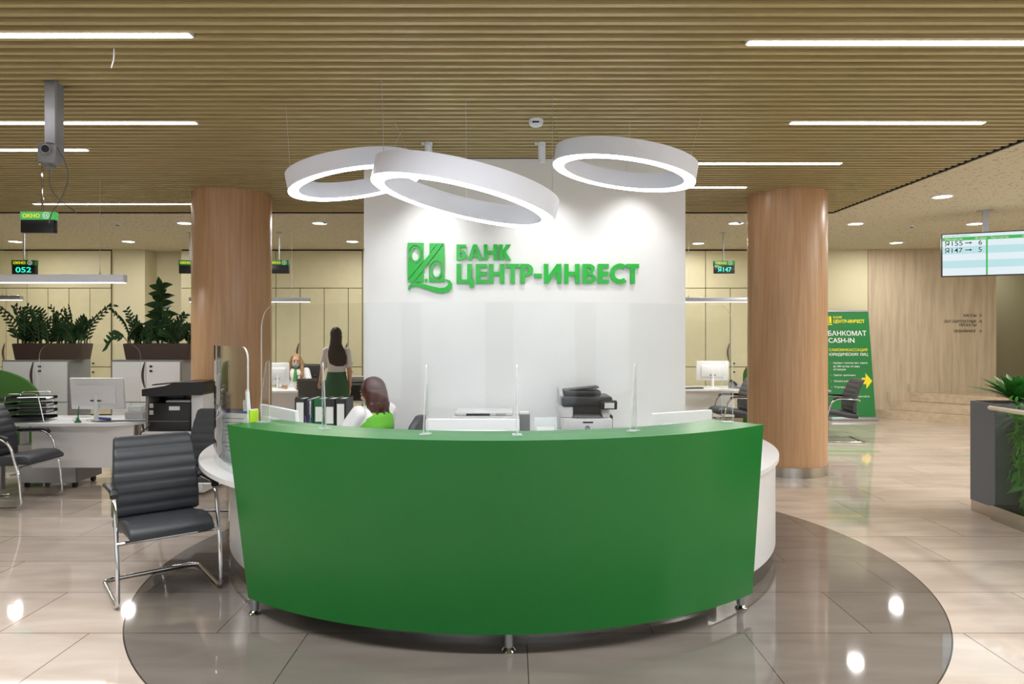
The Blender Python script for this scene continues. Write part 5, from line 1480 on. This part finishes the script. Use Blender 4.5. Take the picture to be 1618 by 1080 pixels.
bk = thing('paper_pile', 'dark folders and papers lying on the far desk near the sign wall', 'papers', (X(1090, 11.5), 11.52, ZD + 0.001), R(10))
bm = B(); b2(bm, (-0.2, -0.12, 0), (0.2, 0.12, 0.02)); obj('folder', bm, M['blackp'], bk, smooth=False)
bm = B(); box(bm, (-0.03, 0, 0.027), (0.3, 0.2, 0.012), rot=Matrix.Rotation(0.2, 3, 'Z')); obj('sheets', bm, M['greylam'], bk, smooth=False)
fp2 = thing('felt_partition', 'small green felt screen beside the banner column at the far desk', 'partition', (X(1186, 12.2), 12.2, 0))
bm = B(); prism(bm, rrect(-0.13, 0.05, 0.5, Z(575, 12.2), 0.2, 8, (0, 0, 0, 1)), lambda u, v, s: (u, -0.02 if s == 0 else 0.02, v)); obj('panel', bm, M['felt'], fp2, angle=25)
for xx in (0.0, 0.4):
    bm = B(); b2(bm, (xx - 0.03, -0.15, 0), (xx + 0.03, 0.15, 0.012)); b2(bm, (xx - 0.02, -0.01, 0.01), (xx + 0.02, 0.01, 0.06)); obj('foot', bm, M['alu'], fp2, smooth=False)
# desk end seen past the banner column
de = thing('office_desk', 'grey end of a desk showing past the banner column, before the banner', 'desk', (4.66, 11.42, 0))
bm = B(); b2(bm, (-0.5, -0.35, 0.70), (0.52, 0.35, 0.73), 0.004); obj('worktop', bm, M['greylam'], de)
bm = B(); b2(bm, (0.46, -0.33, 0), (0.48, 0.33, 0.70)); obj('end_panel', bm, M['midgrey'], de, smooth=False)
bm = B(); b2(bm, (-0.48, -0.33, 0), (-0.46, 0.33, 0.70)); obj('end_panel', bm, M['midgrey'], de, smooth=False)
mt_ = monitor((4.98, 11.4, 0.731), R(80), 'dark monitor on the desk end in front of the banner', 0.5, 0.30, 0.10, 3, 'blackp', 'dark monitor')

# ------------------------------------------------------------------ roll-up banner
BX0, BX1 = X(1304, 13.2), X(1375, 13.2)
bn = thing('roll_up_banner', 'green roll-up banner advertising a cash machine, leaning back on its steel base', 'banner', ((BX0 + BX1) / 2, 13.0, 0))
BWd = BX1 - BX0; LEAN = 0.135
bm = B(); b2(bm, (-BWd / 2 - 0.01, -0.09, 0), (BWd / 2 + 0.01, 0.09, 0.07), 0.01); obj('base', bm, M['alu'], bn)
lm_ = Matrix.Translation((0, 0, 0.07)) @ Matrix.Rotation(-LEAN, 4, 'X')
BH = 2.02


def bpart(name, lo, hi, m, par=None):
    bm = B(); b2(bm, lo, hi); bmesh.ops.transform(bm, matrix=lm_, verts=bm.verts[:]); return obj(name, bm, m, par or bn, smooth=False)


pnl = bpart('panel', (-BWd / 2, -0.002, 0), (BWd / 2, 0.002, BH), M['bannergreen'])
bpart('top_rail', (-BWd / 2 - 0.005, -0.012, BH), (BWd / 2 + 0.005, 0.012, BH + 0.03), M['alu'])
bm = B(); tube(bm, [(0, 0.06, 0.07), (0, 0.33, BH * 0.96)], 0.01, 8); obj('support_pole', bm, M['alu'], bn)


def bt(s, m, x, z, h, width=None, bold=0.0, al='LEFT'):
    return text('lettering', s, M[m], pnl, x, z, h, -0.0035, width, al, bold, 0.001, local=lm_)


bl_ = -BWd / 2 + 0.06
bt('БАНК', 'yellow', bl_ + 0.12, 1.895, 0.042, 0.17, 0.02); bt('ЦЕНТР-ИНВЕСТ', 'yellow', bl_ + 0.12, 1.805, 0.062, 0.60, 0.03)
for lo, hi in (((0, 1.80), (0.042, 1.935)), ((0.056, 1.80), (0.10, 1.935)), ((-0.005, 1.765), (0.11, 1.785))):
    bpart('emblem', (bl_ - 0.02 + lo[0], -0.004, lo[1]), (bl_ - 0.02 + hi[0], -0.0022, hi[1]), M['yellow'], pnl)
bt('БАНКОМАТ', 'whiteprint', bl_, 1.555, 0.095, 0.74, 0.01); bt('CASH-IN', 'whiteprint', bl_, 1.42, 0.095, 0.50, 0.01)
bt('САМОИНКАССАЦИЯ', 'yellow', bl_, 1.255, 0.052, 0.74, 0.01); bt('ЮРИДИЧЕСКИХ ЛИЦ', 'whiteprint', bl_, 1.165, 0.055, 0.74, 0.005)
for i, (s, z) in enumerate((('Удобное пополнение карты', 1.01), ('до 200 купюр за одну', 0.945), ('операцию', 0.885), ('Снятие наличных', 0.775), ('Оплата услуг', 0.66), ('Перевод средств', 0.545), ('Пополнение счёта на карту', 0.37))):
    bt(s, 'whiteprint', bl_ + 0.06, z, 0.036, None if i not in (0, 6) else 0.66)
for z in (1.015, 0.78, 0.665, 0.55): bt('•', 'yellow', bl_, z - 0.004, 0.036)
ax = BWd / 2 - 0.22
curve_mesh('arrow', [[(ax, 0.62), (ax, 0.74), (ax + 0.08, 0.74), (ax + 0.08, 0.83), (ax + 0.20, 0.68), (ax + 0.08, 0.53), (ax + 0.08, 0.62)]], M['yellow'], pnl, 0.002, lm_ @ Matrix.Translation((0, -0.0035, 0)))

# ------------------------------------------------------------------ direction sign on the oak wall
ws = thing('wall_lettering', 'small black direction lettering with arrows on the oak wall', 'sign', (0, BW - 0.021, 0))
kx = BW / F
for s, py, wpx in (('КАССЫ', 500.3, 20), ('ЗАЛ ЗАРПЛАТНЫЕ', 509.6, 51), ('ПРОЕКТЫ', 515.3, 27), ('ЭКВАЙРИНГ', 525, 36)):
    text('lettering', s, M['ink'], ws, X(1541.5, BW), Z(py, BW), 4.4 * kx, 0, wpx * kx, 'RIGHT', 0.004, 0.004)
for s, py in (('>', 500.3), ('^', 509.6), ('^', 525)):
    a = X(1546.5, BW); z0 = Z(py - 0.3, BW); u = 4.2 * kx
    pts = [(0, 0), (1, .5), (0, 1)] if s == '>' else [(0, 0), (.45, 1), (.9, 0)]
    bm = B(); tube(bm, [(a + p[0] * u * 0.9, 0, z0 + p[1] * u) for p in pts], 0.0055, 6); obj('arrow', bm, M['ink'], ws)

# ------------------------------------------------------------------ ceiling-hung queue display
tvY = 9.1
tv = thing('queue_display', 'wide queue display hanging from a grey ceiling post', 'television', (X(1559, tvY), tvY, Z(401, tvY)), R(-24))
TW, TH = 1.04, 0.585
bm = B(); b2(bm, (-TW / 2, -0.025, -TH / 2), (TW / 2, 0.035, TH / 2), 0.005); obj('casing', bm, M['blackp'], tv)
sw_, sh_ = TW / 2 - 0.014, TH / 2 - 0.014


def tq(name, u0, u1, v0, v1, m, y=-0.0262):
    """u, v in 0..1 across the picture area, v from the top"""
    bm = B(); b2(bm, (-sw_ + 2 * sw_ * u0, y - 0.0006, sh_ - 2 * sh_ * v1), (-sw_ + 2 * sw_ * u1, y, sh_ - 2 * sh_ * v0)); return obj(name, bm, M[m], scr_ if name != 'screen' else tv, smooth=False)


scr_ = None
scr_ = tq('screen', 0, 1, 0, 1, 'screen')
tq('title_bar', 0, 1, 0.075, 0.155, 'screengreen', -0.0272); tq('divider', 0.487, 0.507, 0.075, 1, 'screengreen', -0.0272)
for v0 in (0.30, 0.64):
    tq('row_band', 0, 0.487, v0, v0 + 0.18, 'screenband', -0.0272); tq('row_band', 0.507, 1, v0, v0 + 0.18, 'screenband', -0.0272)
tx = lambda u: -sw_ + 2 * sw_ * u
tz = lambda v: sh_ - 2 * sh_ * v
for s, v in (('Я155', 0.275), ('Я147', 0.445)):
    text('lettering', s, M['ink'], scr_, tx(0.025), tz(v), 0.066, -0.0280, 0.205, bold=0.004, depth=0.0006)
    text('lettering', s.replace('Я155', '6').replace('Я147', '5'), M['ink'], scr_, tx(0.405), tz(v), 0.066, -0.0280, depth=0.0006, bold=0.004)
    curve_mesh('arrow', [[(tx(0.255), tz(v - 0.065)), (tx(0.31), tz(v - 0.065)), (tx(0.31), tz(v - 0.085)), (tx(0.335), tz(v - 0.055)), (tx(0.31), tz(v - 0.025)), (tx(0.31), tz(v - 0.045)), (tx(0.255), tz(v - 0.045))]], M['ink'], scr_, 0.0006, Matrix.Translation((0, -0.0280, 0)))
for s, u in (('Посетитель', 0.03), ('№ окна', 0.37), ('Посетитель', 0.54), ('№ окна', 0.88)):
    text('lettering', s, M['whiteprint'], scr_, tx(u), tz(0.14), 0.026, -0.0280, depth=0.0006)
text('lettering', 'БАНК ЦЕНТР-ИНВЕСТ', M['screengreen'], scr_, tx(0.02), tz(0.06), 0.02, -0.0272, depth=0.0006)
bm = B(); b2(bm, (-0.035, 0.036, TH / 2 - 0.28), (0.035, 0.08, CZ - tv.location.z)); obj('post', bm, M['alu'], tv, smooth=False)
bm = B(); b2(bm, (-0.09, 0.0, CZ - tv.location.z - 0.012), (0.09, 0.12, CZ - tv.location.z)); obj('ceiling_plate', bm, M['alu'], tv, smooth=False)

# ------------------------------------------------------------------ glass planter barrier on the right
gp = thing('glass_planter', 'grey planter barrier with a moss-filled glass side and cream handrail', 'planter', (0, 0, 0))
PX = 4.275
bm = B(); b2(bm, (PX, 6.04, 0.10), (PX + 0.62, 6.37, 1.02), 0.002)
es = [f for f in bm.faces if f.normal.z > 0.9 and f.calc_center_median().z > 1.0]
obj('end_box', bm, M['slategrey'], gp, smooth=False)
bm = B(); b2(bm, (PX + 0.03, 6.07, 1.0205), (PX + 0.59, 6.34, 1.024)); obj('soil', bm, M['soil'], gp, smooth=False)
bm = B(); b2(bm, (PX + 0.005, 6.045, 0), (PX + 0.615, 6.365, 0.10)); obj('kick_plate', bm, M['steel'], gp, smooth=False)
bm = B(); b2(bm, (PX - 0.045, 3.2, 0), (PX + 0.62, 6.035, 0.13)); obj('plinth', bm, M['steel'], gp, smooth=False)
bm = B(); b2(bm, (PX - 0.012, 3.2, 0.13), (PX, 6.03, 0.99)); obj('glass_panel', bm, M['glass'], gp, smooth=False)
bm = B(); b2(bm, (PX + 0.22, 3.2, 0.13), (PX + 0.62, 6.03, 0.93)); obj('back_wall', bm, M['leafmoss'], gp, smooth=False)
bm = B(); tube(bm, [(PX - 0.03, 6.06, 0.985), (PX - 0.03, 3.2, 0.985)], 0.02, 16); ell(bm, (PX - 0.03, 6.06, 0.985), (0.02, 0.02, 0.02)); obj('handrail', bm, M['rail'], gp)
rnd = random.Random(9)
fr_ = tag(obj('fern_foliage', (lambda bm: ([leaf(bm, Vector((PX + rnd.uniform(0.06, 0.21), rnd.uniform(4.4, 5.95), rnd.uniform(0.40, 0.95))), Vector((rnd.uniform(-0.5, 0.2), rnd.uniform(-1, 1), rnd.uniform(-1.2, 0.4))), Vector((-1, 0, 0.3)), rnd.uniform(0.06, 0.14), rnd.uniform(0.004, 0.01), 0.2, 3, 0.3) for _ in range(2400)], bm)[1])(B()), M['leaffern']),
          'feathery bright green foliage packed behind the planter glass', 'foliage', None, 'stuff')
fr2 = tag(obj('ivy_foliage', (lambda bm: ([leaf(bm, Vector((PX + rnd.uniform(0.09, 0.2), rnd.uniform(4.4, 5.9), rnd.uniform(0.15, 0.5))), Vector((rnd.uniform(-0.45, 0.1), rnd.uniform(-1, 1), rnd.uniform(-1.0, 0.5))), Vector((-1, 0, 0.3)), rnd.uniform(0.10, 0.18), rnd.uniform(0.018, 0.035), 0.2, 4, 0.3) for _ in range(380)], bm)[1])(B()), M['leafmid']),
          'broad green leaves low behind the planter glass', 'foliage', None, 'stuff')
for x_, y_, sz, lb in ((PX + 0.33, 6.2, 0.44, 'spiky agave-like plant on top of the grey planter box'),):
    ag = thing('agave_plant', lb, 'plant', (x_, y_, 1.025))
    for k in range(26):
        a = k * 2.39996; e = 0.38 + 1.05 * (k / 26)
        bm = B(); leaf(bm, Vector((0.02 * math.cos(a), 0.02 * math.sin(a), 0.0)), Vector((math.cos(a) * math.cos(e), math.sin(a) * math.cos(e), math.sin(e))), Vector((0, 0, 1)), sz * (1.0 - 0.4 * k / 26), 0.062, 0.3, 6, 0.12)
        obj('leaf', bm, M['leafmid'], ag)
tt = thing('trailing_plant', 'small light green trailing plant under the agave at the planter edge', 'plant', (PX + 0.22, 6.0, 1.0))
bm = B(); [leaf(bm, Vector((rnd.uniform(-0.15, 0.2), rnd.uniform(-0.4, 0.0), rnd.uniform(-0.05, 0.06))), Vector((rnd.uniform(-1, 1), rnd.uniform(-1, 1), rnd.uniform(-0.3, 1))), Vector((0, 0, 1)), 0.09, 0.012, 0.2, 3, 0.3) for _ in range(90)]
obj('foliage', bm, M['leaffern'], tt)['kind'] = 'stuff'

# ------------------------------------------------------------------ floor tape
for x0, x1, y, lb in ((4.40, 5.14, 9.54, 'green tape line on the floor before the banner'), (X(1520, 9.3), X(1541, 9.1), 9.25, 'green tape mark on the floor behind the grey planter')):
    bm = B(); b2(bm, (x0, y - 0.03, 0.0), (x1, y + 0.03, 0.0015)); tag(obj('floor_tape', bm, M['tape'], smooth=False), lb, 'tape')

bpy.context.view_layer.update()
